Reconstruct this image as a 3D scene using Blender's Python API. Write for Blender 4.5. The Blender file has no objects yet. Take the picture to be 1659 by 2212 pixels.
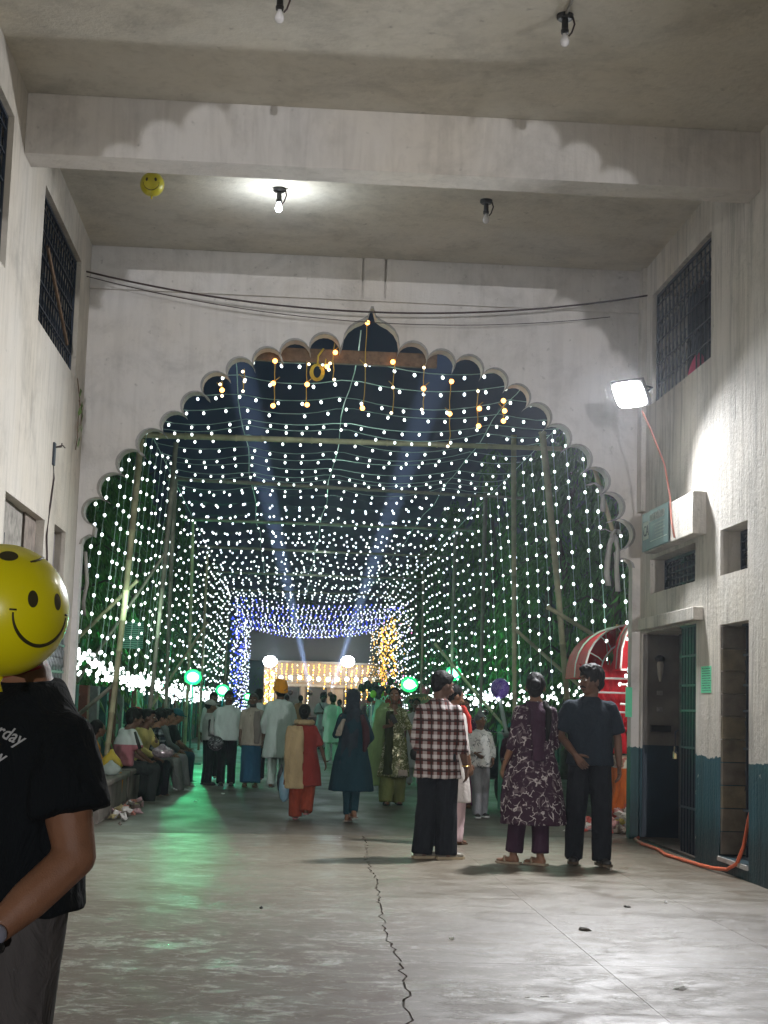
import bpy, bmesh, math, random
from mathutils import Vector, Matrix, noise, Euler
from mathutils.geometry import tessellate_polygon
random.seed(7)
PI = math.pi
scene = bpy.context.scene
COL = scene.collection

# ---------------------------------------------------------------- camera
YAW, PITCH, ROLL, EYE = math.radians(3.47), math.radians(7.15), math.radians(1.757), 1.38
_f = Vector((math.sin(YAW)*math.cos(PITCH), math.cos(YAW)*math.cos(PITCH), math.sin(PITCH)))
_r = Vector((math.cos(YAW), -math.sin(YAW), 0)); _u = _r.cross(_f)
_r2 = _r*math.cos(ROLL) + _u*math.sin(ROLL); _u2 = _u*math.cos(ROLL) - _r*math.sin(ROLL)
cam_data = bpy.data.cameras.new('camera')
cam = bpy.data.objects.new('camera', cam_data); COL.objects.link(cam)
m = Matrix((( _r2.x, _u2.x, -_f.x, 0), (_r2.y, _u2.y, -_f.y, 0), (_r2.z, _u2.z, -_f.z, EYE), (0, 0, 0, 1)))
cam.matrix_world = m
cam_data.sensor_fit = 'HORIZONTAL'; cam_data.sensor_width = 36.0; cam_data.lens = 36*3322/1659
cam_data.clip_start = 0.1; cam_data.clip_end = 500
cam_data.dof.use_dof = False
scene.camera = cam

# ---------------------------------------------------------------- night sky and exposure
world = bpy.data.worlds.new('World'); scene.world = world; world.use_nodes = True
wn = world.node_tree; wn.nodes.clear()
wo = wn.nodes.new('ShaderNodeOutputWorld'); wb = wn.nodes.new('ShaderNodeBackground')
wb.inputs['Color'].default_value = (0.0042, 0.0095, 0.0200, 1); wb.inputs['Strength'].default_value = 0.8
wn.links.new(wb.outputs[0], wo.inputs['Surface'])
scene.view_settings.view_transform = 'Standard'
scene.view_settings.look = 'None'
scene.view_settings.exposure = -0.28
scene.view_settings.gamma = 1.0
scene.view_settings.use_curve_mapping = False
scene.render.engine = 'CYCLES'
scene.cycles.use_denoising = True
scene.cycles.sample_clamp_indirect = 3.0
scene.cycles.sample_clamp_direct = 0
scene.cycles.max_bounces = 5
scene.cycles.diffuse_bounces = 3
scene.cycles.glossy_bounces = 2
scene.cycles.transmission_bounces = 3
scene.cycles.transparent_max_bounces = 6
scene.cycles.caustics_reflective = False
scene.cycles.caustics_refractive = False
scene.cycles.use_light_tree = True

# ---------------------------------------------------------------- helpers
def link(o, parent=None):
    COL.objects.link(o)
    if parent: o.parent = parent
    return o

def tag(o, label=None, cat=None, group=None, kind=None):
    if label: o['label'] = label
    if cat: o['category'] = cat
    if group: o['group'] = group
    if kind: o['kind'] = kind
    return o

def empty(name, loc=(0,0,0), rz=0, label=None, cat=None, group=None):
    o = bpy.data.objects.new(name, None); link(o)
    o.location = loc; o.rotation_euler = (0, 0, rz); o.empty_display_size = .1
    return tag(o, label, cat, group)

def copy_tree(o, parent=None):
    c = o.copy(); COL.objects.link(c); c.parent = parent
    for ch in o.children: copy_tree(ch, c)
    return c

class MB:
    """collects geometry, builds one mesh object"""
    def __init__(s): s.v = []; s.f = []; s.m = []; s.mi = 0
    def add(s, vs, fs):
        n = len(s.v); s.v += [tuple(v) for v in vs]
        for f in fs: s.f.append([i+n for i in f]); s.m.append(s.mi)
    def box(s, a, b, rot=None, piv=None):
        x0,y0,z0 = a; x1,y1,z1 = b
        vs = [Vector(p) for p in ((x0,y0,z0),(x1,y0,z0),(x1,y1,z0),(x0,y1,z0),(x0,y0,z1),(x1,y0,z1),(x1,y1,z1),(x0,y1,z1))]
        if rot is not None:
            c = Vector(piv) if piv is not None else (Vector(a)+Vector(b))/2
            vs = [rot @ (v-c) + c for v in vs]
        s.add(vs, [(0,3,2,1),(4,5,6,7),(0,1,5,4),(1,2,6,5),(2,3,7,6),(3,0,4,7)])
    def tube(s, pts, r, n=8, closed_ends=True):
        pts = [Vector(p) for p in pts]; N = len(pts)
        rs = r if isinstance(r, (list, tuple)) else [r]*N
        base = len(s.v); up = None; vs = []
        for i, p in enumerate(pts):
            d = (pts[min(i+1, N-1)] - pts[max(i-1, 0)])
            if d.length < 1e-9: d = Vector((0,0,1))
            d.normalize()
            if up is None:
                up = Vector((0,0,1)) if abs(d.z) < .9 else Vector((1,0,0))
            a = d.cross(up)
            if a.length < 1e-6: a = d.cross(Vector((0,1,0)))
            a.normalize(); b = d.cross(a); b.normalize(); up = a.cross(d) if False else up
            for k in range(n):
                t = 2*PI*k/n
                vs.append(p + a*math.cos(t)*rs[i] + b*math.sin(t)*rs[i])
        fs = []
        for i in range(N-1):
            for k in range(n):
                k2 = (k+1) % n
                fs.append((i*n+k, i*n+k2, (i+1)*n+k2, (i+1)*n+k))
        if closed_ends:
            fs.append(tuple(range(n-1, -1, -1))); fs.append(tuple((N-1)*n+k for k in range(n)))
        s.add(vs, fs)
    def loft(s, rings, cap=True):
        n = len(rings[0]); vs = [v for r in rings for v in r]; fs = []
        for i in range(len(rings)-1):
            for k in range(n):
                k2 = (k+1) % n
                fs.append((i*n+k, i*n+k2, (i+1)*n+k2, (i+1)*n+k))
        if cap:
            fs.append(tuple(range(n-1, -1, -1))); fs.append(tuple((len(rings)-1)*n+k for k in range(n)))
        s.add(vs, fs)
    def lathe(s, prof, c=(0,0,0), n=16):
        c = Vector(c)
        s.loft([[c+Vector((r*math.cos(2*PI*k/n), r*math.sin(2*PI*k/n), z)) for k in range(n)] for r, z in prof])
    def ball(s, c, r, n=10, m=6, rot=None):
        c = Vector(c); rx, ry, rz = (r, r, r) if not isinstance(r, (tuple, list)) else r
        rings = []
        for i in range(1, m):
            t = PI*i/m
            ring = []
            for k in range(n):
                p = Vector((rx*math.sin(t)*math.cos(2*PI*k/n), ry*math.sin(t)*math.sin(2*PI*k/n), -rz*math.cos(t)))
                if rot is not None: p = rot @ p
                ring.append(c+p)
            rings.append(ring)
        base = len(s.v)
        pb = Vector((0,0,-rz)); pt = Vector((0,0,rz))
        if rot is not None: pb = rot @ pb; pt = rot @ pt
        vs = [v for r_ in rings for v in r_] + [c+pb, c+pt]
        nb = len(rings)*n; fs = []
        for i in range(len(rings)-1):
            for k in range(n):
                k2 = (k+1) % n
                fs.append((i*n+k, i*n+k2, (i+1)*n+k2, (i+1)*n+k))
        for k in range(n):
            k2 = (k+1) % n
            fs.append((nb, k2, k)); fs.append((nb+1, (len(rings)-1)*n+k, (len(rings)-1)*n+k2))
        s.add(vs, fs)
    def mesh(s, name, mat, smooth=False):
        me = bpy.data.meshes.new(name); me.from_pydata(s.v, [], s.f)
        mats = mat if isinstance(mat, (list, tuple)) else [mat]
        for mm in mats: me.materials.append(mm)
        if len(mats) > 1: me.polygons.foreach_set('material_index', s.m)
        if smooth: me.polygons.foreach_set('use_smooth', [True]*len(me.polygons))
        me.update(); return me
    def build(s, name, mat, parent=None, smooth=False, **kw):
        o = bpy.data.objects.new(name, s.mesh(name, mat, smooth)); link(o, parent)
        return tag(o, **kw) if kw else o

def boxo(name, a, b, mat, parent=None, **kw):
    mb = MB(); mb.box(a, b); return mb.build(name, mat, parent, **kw)

def bevel(o, w=.01, seg=2):
    md = o.modifiers.new('bevel', 'BEVEL'); md.width = w; md.segments = seg; md.limit_method = 'ANGLE'
    return o

# ---------------------------------------------------------------- materials
class NT:
    def __init__(s, name):
        s.mat = bpy.data.materials.new(name); s.mat.use_nodes = True
        s.t = s.mat.node_tree; s.b = s.t.nodes['Principled BSDF']
    def n(s, typ, **kw):
        nd = s.t.nodes.new(typ)
        for k, v in kw.items(): setattr(nd, k, v)
        return nd
    def l(s, a, b): s.t.links.new(a, b)
    def coord(s, kind='Object', scale=(1,1,1), rot=(0,0,0)):
        tc = s.n('ShaderNodeTexCoord'); mp = s.n('ShaderNodeMapping')
        mp.inputs['Scale'].default_value = scale; mp.inputs['Rotation'].default_value = rot
        s.l(tc.outputs[kind], mp.inputs['Vector']); return mp.outputs[0]
    def noise(s, vec, scale=5, detail=5, rough=.55, dist=0):
        nd = s.n('ShaderNodeTexNoise'); nd.inputs['Scale'].default_value = scale; nd.inputs['Detail'].default_value = detail
        nd.inputs['Roughness'].default_value = rough; nd.inputs['Distortion'].default_value = dist
        s.l(vec, nd.inputs['Vector']); return nd.outputs[0]
    def ramp(s, fac, stops, interp='LINEAR'):
        nd = s.n('ShaderNodeValToRGB'); cr = nd.color_ramp; cr.interpolation = interp
        while len(cr.elements) < len(stops): cr.elements.new(.5)
        for e, (p, c) in zip(cr.elements, stops):
            e.position = p; e.color = (c, c, c, 1) if isinstance(c, (int, float)) else (*c[:3], 1)
        s.l(fac, nd.inputs[0]); return nd.outputs[0]
    def mix(s, fac, a, b, mode='MIX'):
        nd = s.n('ShaderNodeMix', data_type='RGBA', blend_type=mode)
        for sock, v in ((nd.inputs[0], fac), (nd.inputs[6], a), (nd.inputs[7], b)):
            if isinstance(v, (int, float)): sock.default_value = v if sock == nd.inputs[0] else (v, v, v, 1)
            elif isinstance(v, (tuple, list)): sock.default_value = (*v[:3], 1)
            else: s.l(v, sock)
        return nd.outputs[2]
    def math(s, op, a, b=0, c=0):
        nd = s.n('ShaderNodeMath', operation=op)
        for i, v in enumerate((a, b, c)):
            if isinstance(v, (int, float)): nd.inputs[i].default_value = v
            else: s.l(v, nd.inputs[i])
        return nd.outputs[0]
    def sep(s, vec):
        nd = s.n('ShaderNodeSeparateXYZ'); s.l(vec, nd.inputs[0]); return nd.outputs
    def bump(s, h, strength=.3, dist=.01):
        nd = s.n('ShaderNodeBump'); nd.inputs['Strength'].default_value = strength; nd.inputs['Distance'].default_value = dist
        s.l(h, nd.inputs['Height']); s.l(nd.outputs[0], s.b.inputs['Normal']); return nd
    def set(s, base=None, rough=None, metal=None, spec=None, emit=None, es=None):
        for k, v in (('Base Color', base), ('Roughness', rough), ('Metallic', metal), ('Specular IOR Level', spec), ('Emission Color', emit), ('Emission Strength', es)):
            if v is None: continue
            if isinstance(v, (int, float)): s.b.inputs[k].default_value = v
            elif isinstance(v, (tuple, list)): s.b.inputs[k].default_value = (*v[:3], 1)
            else: s.l(v, s.b.inputs[k])
        return s

def mat_plain(name, c, rough=.6, var=.25, scale=8, bump=.15, bscale=60, metal=0, spec=.4, bdist=.004):
    t = NT(name); v = t.coord('Object')
    n1 = t.noise(v, scale, 5)
    f = t.ramp(n1, [(.3, 1-var), (.7, 1+var*.4)])
    col = t.mix(1, c, f, 'MULTIPLY')
    t.set(base=col, rough=rough, metal=metal, spec=spec)
    if bump: t.bump(t.noise(v, bscale, 4), bump, bdist)
    return t.mat

def mat_emit(name, c, s, sample=False):
    t = NT(name); t.set(base=tuple(.03*q_ for q_ in c), emit=c, es=s, rough=.3)
    t.mat.cycles.emission_sampling = 'FRONT' if sample else 'NONE'
    return t.mat

def mat_cloth(name, c, var=.3, scale=6, rough=.9, weave=True):
    t = NT(name); v = t.coord('Object', (1,1,.35))
    n1 = t.noise(v, scale, 4); f = t.ramp(n1, [(.3, 1-var), (.72, 1.08)])
    t.set(base=t.mix(1, c, f, 'MULTIPLY'), rough=rough, spec=.2)
    t.b.inputs['Sheen Weight'].default_value = .0
    fold = t.noise(t.coord('Object', (7,7,3.2)), 1.6, 4, .55, 1.4)
    t.bump(fold, .8, .03)
    return t.mat

def wall_mat(name, c, paint=None, streak=1.0, seed=0.0, trim=None):
    """old limewash: vertical run marks, grey blotches, optional painted dado below 1 m"""
    t = NT(name); v = t.coord('Object', (1,1,1))
    mp = t.n('ShaderNodeMapping'); mp.inputs['Location'].default_value = (seed, seed*1.7, 0); t.l(v, mp.inputs['Vector']); v = mp.outputs[0]
    vs = t.n('ShaderNodeMapping'); vs.inputs['Scale'].default_value = (6,6,.55); t.l(v, vs.inputs['Vector'])
    runs = t.ramp(t.noise(vs.outputs[0], 1.6, 6, .6, .7), [(.33, .52), (.52, 1.0), (.8, 1.06)])
    blot = t.ramp(t.noise(v, 1.3, 9, .70, .3), [(.32, .62), (.50, .95), (.75, 1.06)])
    spots = t.ramp(t.noise(v, 11, 5, .62), [(.27, .35), (.36, 1.0)])
    grime = t.mix(streak*.8, 1.0, runs, 'MULTIPLY')
    grime = t.mix(.75, grime, blot, 'MULTIPLY'); grime = t.mix(.5, grime, spots, 'MULTIPLY')
    base = t.mix(1, c, grime, 'MULTIPLY')
    warm = t.ramp(t.noise(v, .6, 4), [(.4, (1,1,1)), (.7, (1.0,.95,.86))])
    base = t.mix(.8, base, warm, 'MULTIPLY')
    rough = .85
    if paint:
        g = t.n('ShaderNodeNewGeometry'); z = t.sep(g.outputs['Position'])[2]
        e = t.noise(v, 14, 4); zz = t.math('ADD', z, t.math('ADD', t.math('MULTIPLY', e, .07), t.math('MULTIPLY', t.noise(v, 2.2, 3), .09)))
        fac = t.ramp(zz, [(0.0, 1), (1.0, 0)], 'CONSTANT')
        peel = t.math('GREATER_THAN', t.noise(v, 3.4, 8, .7), .655); m1 = t.math('MULTIPLY', t.math('LESS_THAN', zz, 1.075), t.math('SUBTRACT', 1, peel))
        pcol = t.mix(1, paint, t.ramp(t.noise(vs.outputs[0], 1.1, 6, .65), [(.3, .5), (.6, 1.0), (.8, 1.25)]), 'MULTIPLY')
        dirt = t.ramp(t.math('SUBTRACT', z, t.math('MULTIPLY', t.noise(v, 5, 4), .5)), [(-.2 if False else 0.0, .35), (.28, 1.0)])
        pcol = t.mix(.8, pcol, dirt, 'MULTIPLY')
        base = t.mix(m1, base, pcol)
        rough = t.math('SUBTRACT', .85, t.math('MULTIPLY', m1, .38))
    t.set(base=base, rough=rough, spec=.3)
    hb = t.math('ADD', t.math('MULTIPLY', t.noise(vs.outputs[0], 2.2, 5, .6, .8), 1.6), t.noise(v, 30, 5))
    t.bump(hb, .34*streak + .12, .02)
    return t.mat
# ================================================================ GATEWAY HALL
XL, XR, YA, ZC = -2.36, 3.95, 17.07, 6.43
M = {}
M['wall_left'] = wall_mat('limewash_left', (.56,.53,.48), streak=.42, seed=3)
M['wall_right'] = wall_mat('limewash_right', (.60,.575,.53), paint=(.020,.080,.105), streak=.85, seed=11)
M['wall_front'] = wall_mat('limewash_arch', (.66,.64,.625), paint=(.03,.12,.13), streak=.2, seed=23)
M['ceiling'] = wall_mat('ceiling_plaster', (.62,.60,.535), streak=.25, seed=31)
M['beam'] = wall_mat('beam_plaster', (.62,.60,.58), streak=.3, seed=37)
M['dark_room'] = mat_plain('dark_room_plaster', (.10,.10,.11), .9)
M['iron'] = mat_plain('dark_blue_iron', (.020,.030,.050), .5, metal=.2, bump=.2)
M['iron_dull'] = mat_plain('sooty_iron', (.035,.045,.065), .6, bump=.3)
M['board'] = mat_plain('weathered_board', (.30,.28,.25), .9, .5, 12)
M['black'] = mat_plain('black_plastic', (.015,.015,.016), .4, bump=0)
M['wood'] = mat_plain('brown_wood', (.16,.10,.06), .7, .4, 20)
M['wire'] = mat_plain('brown_wire', (.05,.03,.03), .6, bump=0)

def wall_with_holes(name, x, t, ys, zs, holes, mat, parent=None, **kw):
    """wall in the plane x, thickness t outward (sign), with rectangular openings (y0,y1,z0,z1) and their reveals"""
    Y = sorted(set([ys[0], ys[1]] + [h[0] for h in holes] + [h[1] for h in holes]))
    Z = sorted(set([zs[0], zs[1]] + [h[2] for h in holes] + [h[3] for h in holes]))
    # subdivide long cells so plaster is not one huge quad
    def solid(y, z): return not any(h[0] < y < h[1] and h[2] < z < h[3] for h in holes)
    mb = MB(); x2 = x + t
    for i in range(len(Y)-1):
        for j in range(len(Z)-1):
            yc, zc = (Y[i]+Y[i+1])/2, (Z[j]+Z[j+1])/2
            if not solid(yc, zc): continue
            a, b, c, d = Y[i], Y[i+1], Z[j], Z[j+1]
            mb.add([(x,a,c),(x,b,c),(x,b,d),(x,a,d)], [(0,1,2,3)])
            mb.add([(x2,a,c),(x2,b,c),(x2,b,d),(x2,a,d)], [(3,2,1,0)])
            for (p, q, yy, zz) in (((a,c),(a,d),(a-1e-3),zc), ((b,c),(b,d),(b+1e-3),zc), ((a,c),(b,c),yc,c-1e-3), ((a,d),(b,d),yc,d+1e-3)):
                out = yy < ys[0] or yy > ys[1] or zz < zs[0] or zz > zs[1]
                if out or not solid(yy, zz):
                    mb.add([(x,p[0],p[1]),(x,q[0],q[1]),(x2,q[0],q[1]),(x2,p[0],p[1])], [(0,1,2,3)])
    o = mb.build(name, mat, parent, **kw)
    bm = bmesh.new(); bm.from_mesh(o.data); bmesh.ops.remove_doubles(bm, verts=bm.verts, dist=1e-4)
    bmesh.ops.recalc_face_normals(bm, faces=bm.faces); bm.to_mesh(o.data); bm.free()
    return o

# ---- arch outline (x, z) at the wall plane: cusps of the scalloped opening
CL = [(0.478,5.329),(0.149,5.292),(-0.155,5.166),(-0.47,5.083),(-0.74,4.949),(-0.963,4.722),(-1.207,4.511),(-1.417,4.281),(-1.642,4.036),(-1.871,3.823),(-2.019,3.517),(-2.173,3.257)]
CR = [(1.136,5.326),(1.465,5.239),(1.774,5.172),(2.088,5.1),(2.366,4.973),(2.588,4.763),(2.815,4.527),(3.042,4.296),(3.274,4.056),(3.478,3.82),(3.583,3.518),(3.703,3.201)]
def lobe(a, b, out, k=1.18, n=12):
    """points of a scallop from cusp a to cusp b, bulging to side out, a bit more than a half circle"""
    a, b = Vector(a), Vector(b); c = (a+b)/2; h = (b-a).length/2
    u = (b-a).normalized(); w = Vector(out) - c; w = (w - u*w.dot(u)).normalized()
    off = h*(.22+.09*math.sin(a.x*37+a.y*11)); R = math.hypot(h, off); cc = c + w*off
    a0 = math.atan2(-off, -h); a1 = math.atan2(-off, h)
    pts = []
    # sweep from a to b through +w
    s0 = math.pi + math.atan2(off, h); s1 = -math.atan2(off, h)
    for i in range(1, n):
        t = s0 + (s1-s0)*i/n
        pts.append(tuple(cc + u*math.cos(t)*R + w*math.sin(t)*R))
    return pts
def arch_outline(jl, jr, flip=False):
    pts = []
    # right foot, up to the apex, down to the left foot
    R = list(reversed(CR)); L = CL
    pts += [(jr, 0.0), (jr, 3.0), (jr-.02, 3.06)]
    q = R[0]; pts += [(jr-.06, 3.09), (q[0]+.03, 3.11), (q[0]-.01, 3.075), (q[0]-.02, q[1]-.02)]
    for i, c in enumerate(R):
        pts.append(c)
        if i < len(R)-1: pts += lobe(c, R[i+1], (c[0]+1.2, c[1]+1.2))
    ogee = [(1.150,5.42),(1.135,5.52),(1.09,5.60),(1.02,5.66),(.935,5.70),(.875,5.745),(.845,5.85)]
    pts += ogee; pts += [(1.66-x, z) for x, z in reversed([(a-.0, b) for a, b in ogee])][0:]
    for i, c in enumerate(L):
        pts.append(c)
        if i < len(L)-1: pts += lobe(c, L[i+1], (c[0]-1.2, c[1]+1.2))
    q = L[-1]; pts += [(q[0]+.02, q[1]-.02), (q[0]+.01, 3.13), (q[0]-.03, 3.15), (jl+.06, 3.13), (jl+.02, 3.10), (jl, 3.04), (jl, 0.0)]
    out = []
    for p in pts:
        if not out or (Vector(p)-Vector(out[-1])).length > 2e-3: out.append(p)
    return out
def arch_wall(name, y, t, mat, xl, xr, zt, parent=None, **kw):
    o = arch_outline(-2.30, 3.86)
    poly = [(xr, 0.0)] + [(xr, zt), (xl, zt), (xl, 0.0)] + list(reversed(o))
    tri = tessellate_polygon([[Vector((p[0], p[1], 0)) for p in poly]])
    n = len(poly); mb = MB()
    mb.add([(p[0], y, p[1]) for p in poly] + [(p[0], y+t, p[1]) for p in poly],
           [tuple(x) for x in tri] + [tuple(a+n for a in reversed(x)) for x in tri] + [(i, (i+1) % n, (i+1) % n+n, i+n) for i in range(n)])
    ob = mb.build(name, mat, parent, **kw)
    bm = bmesh.new(); bm.from_mesh(ob.data); bmesh.ops.recalc_face_normals(bm, faces=bm.faces); bm.to_mesh(ob.data); bm.free()
    return ob
YR = -2.0
arch = arch_wall('arch_wall', YA, .19, M['wall_front'], XL, XR, ZC, label='front wall of the gateway with the scalloped pointed arch', cat='wall')
# raised rim round the opening and the ledge, pilasters with grooves
rim = MB(); ol = arch_outline(-2.30, 3.86)
core = [p for p in ol if p[1] > 2.95]
for i in range(len(core)-1):
    a, b = Vector(core[i]), Vector(core[i+1])
    if (a-b).length < 1e-4: continue
    u = (b-a).normalized(); nrm = Vector((u.y, -u.x))*-.0
    c2 = Vector((.83, 3.6)); ra = (a-c2).normalized()*.028; rb = (b-c2).normalized()*.028
    rim.add([(a.x, YA-.012, a.y), (b.x, YA-.012, b.y), (b.x+rb.x, YA-.012, b.y+rb.y), (a.x+ra.x, YA-.012, a.y+ra.y),
             (a.x, YA+.0, a.y), (b.x, YA+.0, b.y), (b.x+rb.x, YA+.0, b.y+rb.y), (a.x+ra.x, YA+.0, a.y+ra.y)],
            [(0,1,2,3), (0,4,5,1), (3,2,6,7)])
rim.build('arch_rim', wall_mat('rim_plaster', (.33,.33,.32), streak=.6, seed=5), arch)
up = MB()
up.box((XL+.002, YA-.035, 5.97), (.70, YA, ZC-.002)); up.box((.725, YA-.05, 5.96), (.955, YA, ZC-.002)); up.box((.98, YA-.035, 5.97), (XR-.002, YA, ZC-.002))
up.build('upper_band', M['wall_front'], arch)
led = MB(); led.box((XL+.002, YA-.055, 5.93), (XR-.002, YA, 5.968)); led.build('ledge', M['wall_front'], arch)
rear = arch_wall('rear_arch_wall', YR, .19, M['wall_front'], XL-.3, XR+.45, ZC, label='rear wall of the gateway with a scalloped arch behind the viewer', cat='wall')

# ---- side walls
HL = [(13.8,16.3,4.75,6.02), (8.6,12.15,4.75,6.02), (12.76,14.85,2.2,3.04), (15.48,16.28,2.41,3.08), (15.3,16.9,.02,2.2), (12.9,14.8,.02,1.98)]
wl = wall_with_holes('left_wall', XL, -.4, (YR+.19, YA), (0, ZC), HL, M['wall_left'], label='left side wall of the gateway with barred upper windows', cat='wall')
HR = [(14.2,16.6,4.78,6.03), (8.6,11.7,4.78,6.03), (14.73,16.6,2.67,3.05), (13.02,13.86,2.65,3.07), (14.68,16.98,.01,2.26), (12.98,13.87,.13,2.2)]
wr = wall_with_holes('right_wall', XR, .42, (YR+.19, YA), (0, ZC), HR, M['wall_right'], label='right side wall of the gateway with doors and a painted blue dado', cat='wall')
cpy = MB(); cpy.box((XR-.13, 14.33, 3.09), (XR, 16.35, 3.50)); bevel(cpy.build('canopy_fascia', M['wall_right'], wr), .008)
cpy = MB(); cpy.box((XR-.10, 14.42, 2.275), (XR, 16.72, 2.40)); bevel(cpy.build('door_lintel', M['wall_right'], wr), .008)
pil = MB(); pil.box((XR-.05, 16.86, 3.62), (XR, YA-.001, 6.42)); pil.build('pilaster', M['wall_right'], wr)
pil = MB(); pil.box((XR-.05, 12.62, 0), (XR, 13.02-.06, 5.89)); 
sill = MB(); sill.box((XR-.02, 12.985, .09), (XR+.3, 13.865, .128)); sill.build('door_sill', mat_plain('sill_cement', (.38,.37,.35), .8), wr)
th = MB(); th.box((XR+.004, 14.69, .012), (XR+.41, 16.95, .03)); th.build('threshold', mat_plain('dirty_threshold', (.07,.055,.045), .9, .5, 6), wr)
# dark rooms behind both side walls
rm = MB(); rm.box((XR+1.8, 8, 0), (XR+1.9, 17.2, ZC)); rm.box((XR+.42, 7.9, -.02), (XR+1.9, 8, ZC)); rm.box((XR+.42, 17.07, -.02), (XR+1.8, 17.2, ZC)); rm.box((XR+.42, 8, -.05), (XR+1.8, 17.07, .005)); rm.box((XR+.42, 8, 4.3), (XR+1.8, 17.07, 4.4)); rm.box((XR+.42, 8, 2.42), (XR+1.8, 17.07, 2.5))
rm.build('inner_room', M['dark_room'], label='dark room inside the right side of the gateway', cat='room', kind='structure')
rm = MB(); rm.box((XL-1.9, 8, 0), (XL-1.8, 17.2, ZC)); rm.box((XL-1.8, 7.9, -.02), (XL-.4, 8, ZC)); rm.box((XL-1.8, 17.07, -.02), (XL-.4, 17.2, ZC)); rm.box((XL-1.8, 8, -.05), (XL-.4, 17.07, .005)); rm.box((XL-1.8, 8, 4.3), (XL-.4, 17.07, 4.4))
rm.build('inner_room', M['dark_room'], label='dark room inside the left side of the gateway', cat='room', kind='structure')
# left wall niche infills
nb = MB(); nb.box((XL-.14, 12.761, 2.201), (XL-.09, 13.72, 3.039)); nb.build('niche_board', mat_plain('grey_board', (.30,.28,.25), .9, .5, 9), wl)
nb = MB(); nb.box((XL-.16, 13.74, 2.201), (XL-.10, 14.20, 3.039)); nb.build('niche_board', M['board'], wl)
nb = MB(); nb.box((XL-.14, 14.23, 2.201), (XL-.08, 14.849, 3.039)); nb.build('niche_board', mat_plain('brown_board', (.25,.21,.18), .9, .5, 7), wl)
nb = MB(); nb.box((XL-.16, 15.481, 2.411), (XL-.11, 16.279, 3.079)); nb.build('niche_board', mat_plain('lilac_board', (.30,.28,.29), .9, .3, 5), wl)
nb = MB(); nb.box((XL-.10, 12.901, .021), (XL-.06, 14.799, 1.979)); nb.build('door_panel', mat_plain('grey_door', (.3,.3,.31), .7), wl)
# charcoal scrawl on the niche board
sc = MB()
for pts in ([(13.02,2.86),(12.98,2.94),(13.1,2.99),(13.22,2.93),(13.2,2.84),(13.08,2.83)], [(13.0,2.62),(13.0,2.76),(13.16,2.76)], [(13.04,2.69),(13.14,2.69)], [(13.3,2.64),(13.3,2.75)], [(13.22,2.62),(13.42,2.61)]):
    sc.tube([(XL-.089, y, z) for y, z in pts], .004, 4)
sc.build('scrawl', M['iron_dull'], wl)

# ---- ceiling and beams
boxo('ceiling', (XL-.5, YR-.3, ZC), (XR+.6, YA+.25, ZC+.2), M['ceiling'], label='grimy plaster ceiling of the gateway', cat='ceiling', kind='structure')
b = boxo('ceiling_beam', (XL, 12.65, 5.9), (XR, 13.0, ZC), M['beam'], label='wide white beam crossing under the near ceiling', cat='beam'); bevel(b, .006)

# ---- floor slabs with recessed joints and a jagged crack
def floor_mat():
    t = NT('worn_concrete'); v = t.coord('Object')
    st = t.n('ShaderNodeMapping'); st.inputs['Scale'].default_value = (1, 1.35, 1); t.l(v, st.inputs['Vector']); s = st.outputs[0]
    big = t.noise(s, .55, 7, .62, .5); mid = t.noise(s, 5.5, 10, .78, .5); fine = t.noise(v, 48, 8, .75)
    grey = t.mix(t.ramp(big, [(.35, 0), (.62, 1)]), (.118,.094,.064), (.185,.160,.120))
    pat = t.noise(s, 1.1, 6, .6, .3); worn = t.ramp(t.math('ADD', t.math('MULTIPLY', mid, .62), t.math('MULTIPLY', pat, .38)), [(.52, 1), (.57, 0)])
    sp = t.sep(v)
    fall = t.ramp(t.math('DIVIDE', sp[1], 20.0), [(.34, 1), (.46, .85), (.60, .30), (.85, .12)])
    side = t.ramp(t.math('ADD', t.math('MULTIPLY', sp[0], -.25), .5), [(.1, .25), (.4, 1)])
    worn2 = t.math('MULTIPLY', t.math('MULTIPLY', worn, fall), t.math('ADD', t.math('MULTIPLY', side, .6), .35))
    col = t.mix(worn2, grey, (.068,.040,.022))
    pale = t.ramp(t.noise(s, 7.5, 10, .78, .6), [(.54, 0), (.59, 1)])
    col = t.mix(t.math('MULTIPLY', pale, .55), col, (.26,.24,.195))
    col = t.mix(.75, col, t.ramp(fine, [(.32, .5), (.6, 1.12)]), 'MULTIPLY')
    dark = t.ramp(t.noise(t.coord('Object', (1.2, 3.2, 1)), 2.4, 5, .6), [(.26, .35), (.34, 1)])
    col = t.mix(.8, col, dark, 'MULTIPLY')
    rough = t.ramp(t.noise(s, 2.1, 6, .65, .5), [(.35, .27), (.65, .52)])
    rough = t.math('ADD', rough, t.math('MULTIPLY', worn2, .25))
    t.set(base=col, rough=rough, spec=.5)
    h = t.math('ADD', t.math('MULTIPLY', t.math('SUBTRACT', 1, worn2), .8), t.math('ADD', t.math('MULTIPLY', fine, .5), t.math('MULTIPLY', mid, .6)))
    t.bump(h, .55, .006)
    return t.mat
M['floor'] = floor_mat()
floor = tag(boxo('floor', (XL-.4, YR-6, -.30), (XR+.4, 17.9, -.012), mat_plain('joint_dirt', (.065,.050,.036), .95)), 'worn cement floor of the gateway', 'floor', kind='structure')
def seamY(x): return 16.08 + (x-XL)*(17.15-16.08)/(XR-XL)
crack = []
y = 2.0
rr = random.Random(5)
while y < 16.6:
    base = .62 + (y-7.2)*.0275 if y > 7.2 else .62
    crack.append((base + rr.uniform(-.022, .022) + .02*math.sin(y*1.7), y)); y += rr.uniform(.04, .13)
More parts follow.
